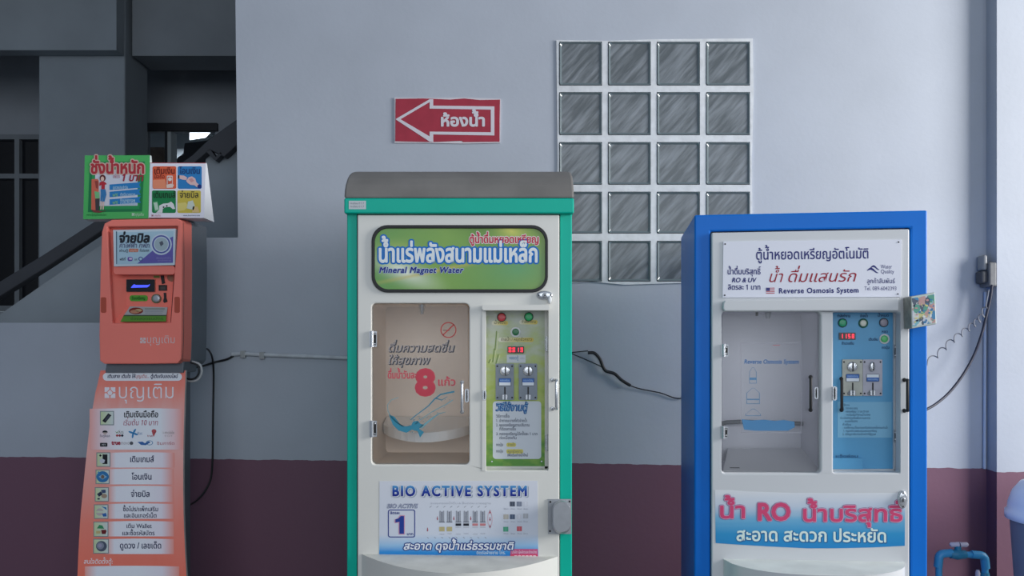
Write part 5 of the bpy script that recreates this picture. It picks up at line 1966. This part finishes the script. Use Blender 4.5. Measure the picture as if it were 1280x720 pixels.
rb_ = .02
path = [Vector((L.x, L.y, 0))] + arc(Vector((L.x + rb_, L.y, L.z - rb_)), 180, 90, rb_) + arc(Vector((R_.x - rb_, R_.y, R_.z - rb_)), 90, 0, rb_) + [Vector((R_.x, R_.y, 0))]
mb.tube(path, rad, m_pvc, 12)
put('pipe', mb, pv)
for (cc, a0, a1) in ((Vector((L.x + rb_, L.y, L.z - rb_)), 180, 90), (Vector((R_.x - rb_, R_.y, R_.z - rb_)), 90, 0)):
    mb = MB()
    ar = arc(cc, a0, a1, rb_, 8)
    d0 = (ar[0] - ar[1]).normalized() * .032
    d1 = (ar[-1] - ar[-2]).normalized() * .03
    mb.tube([ar[0] + d0] + ar + [ar[-1] + d1], rad + .0035, m_pvc, 12)
    put('elbow', mb, pv)
mb = MB()
v0, v1 = PV.at(1187.5, 692.5), PV.at(1207, 693.2)
mb.tube([v0, v0 + (v1 - v0) * .2, v0 + (v1 - v0) * .45, v0 + (v1 - v0) * .75, v1], [.0165, .0175, .021, .0175, .0155], m_pvd, 14)
vc = (v0 + v1) / 2
mb.tube([vc, vc + Vector((0, 0, .032))], .012, m_pvd, 12)
vl = put('valve', mb, pv)
mb = MB()
h0 = vc + Vector((0.004, 0, .036))
for s_ in (-1, 1):
    mb.tube([h0 + Vector((s_ * .003, 0, 0)), h0 + Vector((s_ * .012, 0, .001)), h0 + Vector((s_ * .03, 0, .001)), h0 + Vector((s_ * .034, 0, -.001))], [.012, .0095, .0095, .006], mat('valve_white', (190, 184, 196), .5), 10)
put('valve_handle', mb, vl)
mb = MB()
v2 = Vector((R_.x, R_.y, PV.at(0, 722).z))
mb.tube([v2 + Vector((0, 0, .02)), v2 + Vector((0, 0, .01)), v2, v2 + Vector((0, 0, -.02)), v2 + Vector((0, 0, -.03))], [.0155, .017, .019, .017, .0155], m_pvd, 14)
mb.tube([v2, v2 + Vector((-.024, 0, 0))], .009, m_pvd, 10)
vl = put('valve', mb, pv)
mb = MB()
mb.tube([v2 + Vector((-.027, 0, -.03)), v2 + Vector((-.027, 0, -.01)), v2 + Vector((-.027, 0, .018)), v2 + Vector((-.027, 0, .03))], [.006, .009, .009, .006], mat('valve_white', (190, 184, 196), .5), 10)
put('valve_handle', mb, vl)
# domed white bin at the right edge
DB = Plane((0, 2.85, 0), (0, -1, 0))
cxp = DB.at(1322, 640)
R0 = (1322 - 1265) / FPX * 2.85
zr = DB.at(0, 641.5).z
bn_ = thing('domed_bin', (cxp.x, 2.85, 0), 'white bin with a domed lid cut off by the right edge, before the pillar', 'bin')
m_bin = mat('bin_white', (240, 240, 244), .35)
m_bin2 = mat('bin_grey', (128, 132, 140), .5)


def lathe(mb, pr, m, c, n=36):
    loops_ = [[Vector((c.x + r * math.cos(2 * math.pi * k / n), c.y + r * math.sin(2 * math.pi * k / n), z)) for k in range(n)] for r, z in pr]
    mb.loft(loops_, m, True, True, True)


mb = MB()
lathe(mb, [(R0 * .93, zr - .03), (R0, zr - .026), (R0, zr), (R0 * .955, zr + .004), (R0 * .94, zr + .03), (R0 * .86, zr + .07), (R0 * .7, zr + .105), (R0 * .45, zr + .125), (R0 * .1, zr + .132)], m_bin, Vector((cxp.x, 2.85, 0)))
put('lid', mb, bn_)
mb = MB()
lathe(mb, [(R0 * .62, 0), (R0 * .66, .02), (R0 * .9, zr - .032), (R0 * .9, zr - .02)], m_bin2, Vector((cxp.x, 2.85, 0)))
put('body', mb, bn_)

for ob in list(bpy.data.objects):
    if 'org' in ob:
        del ob['org']
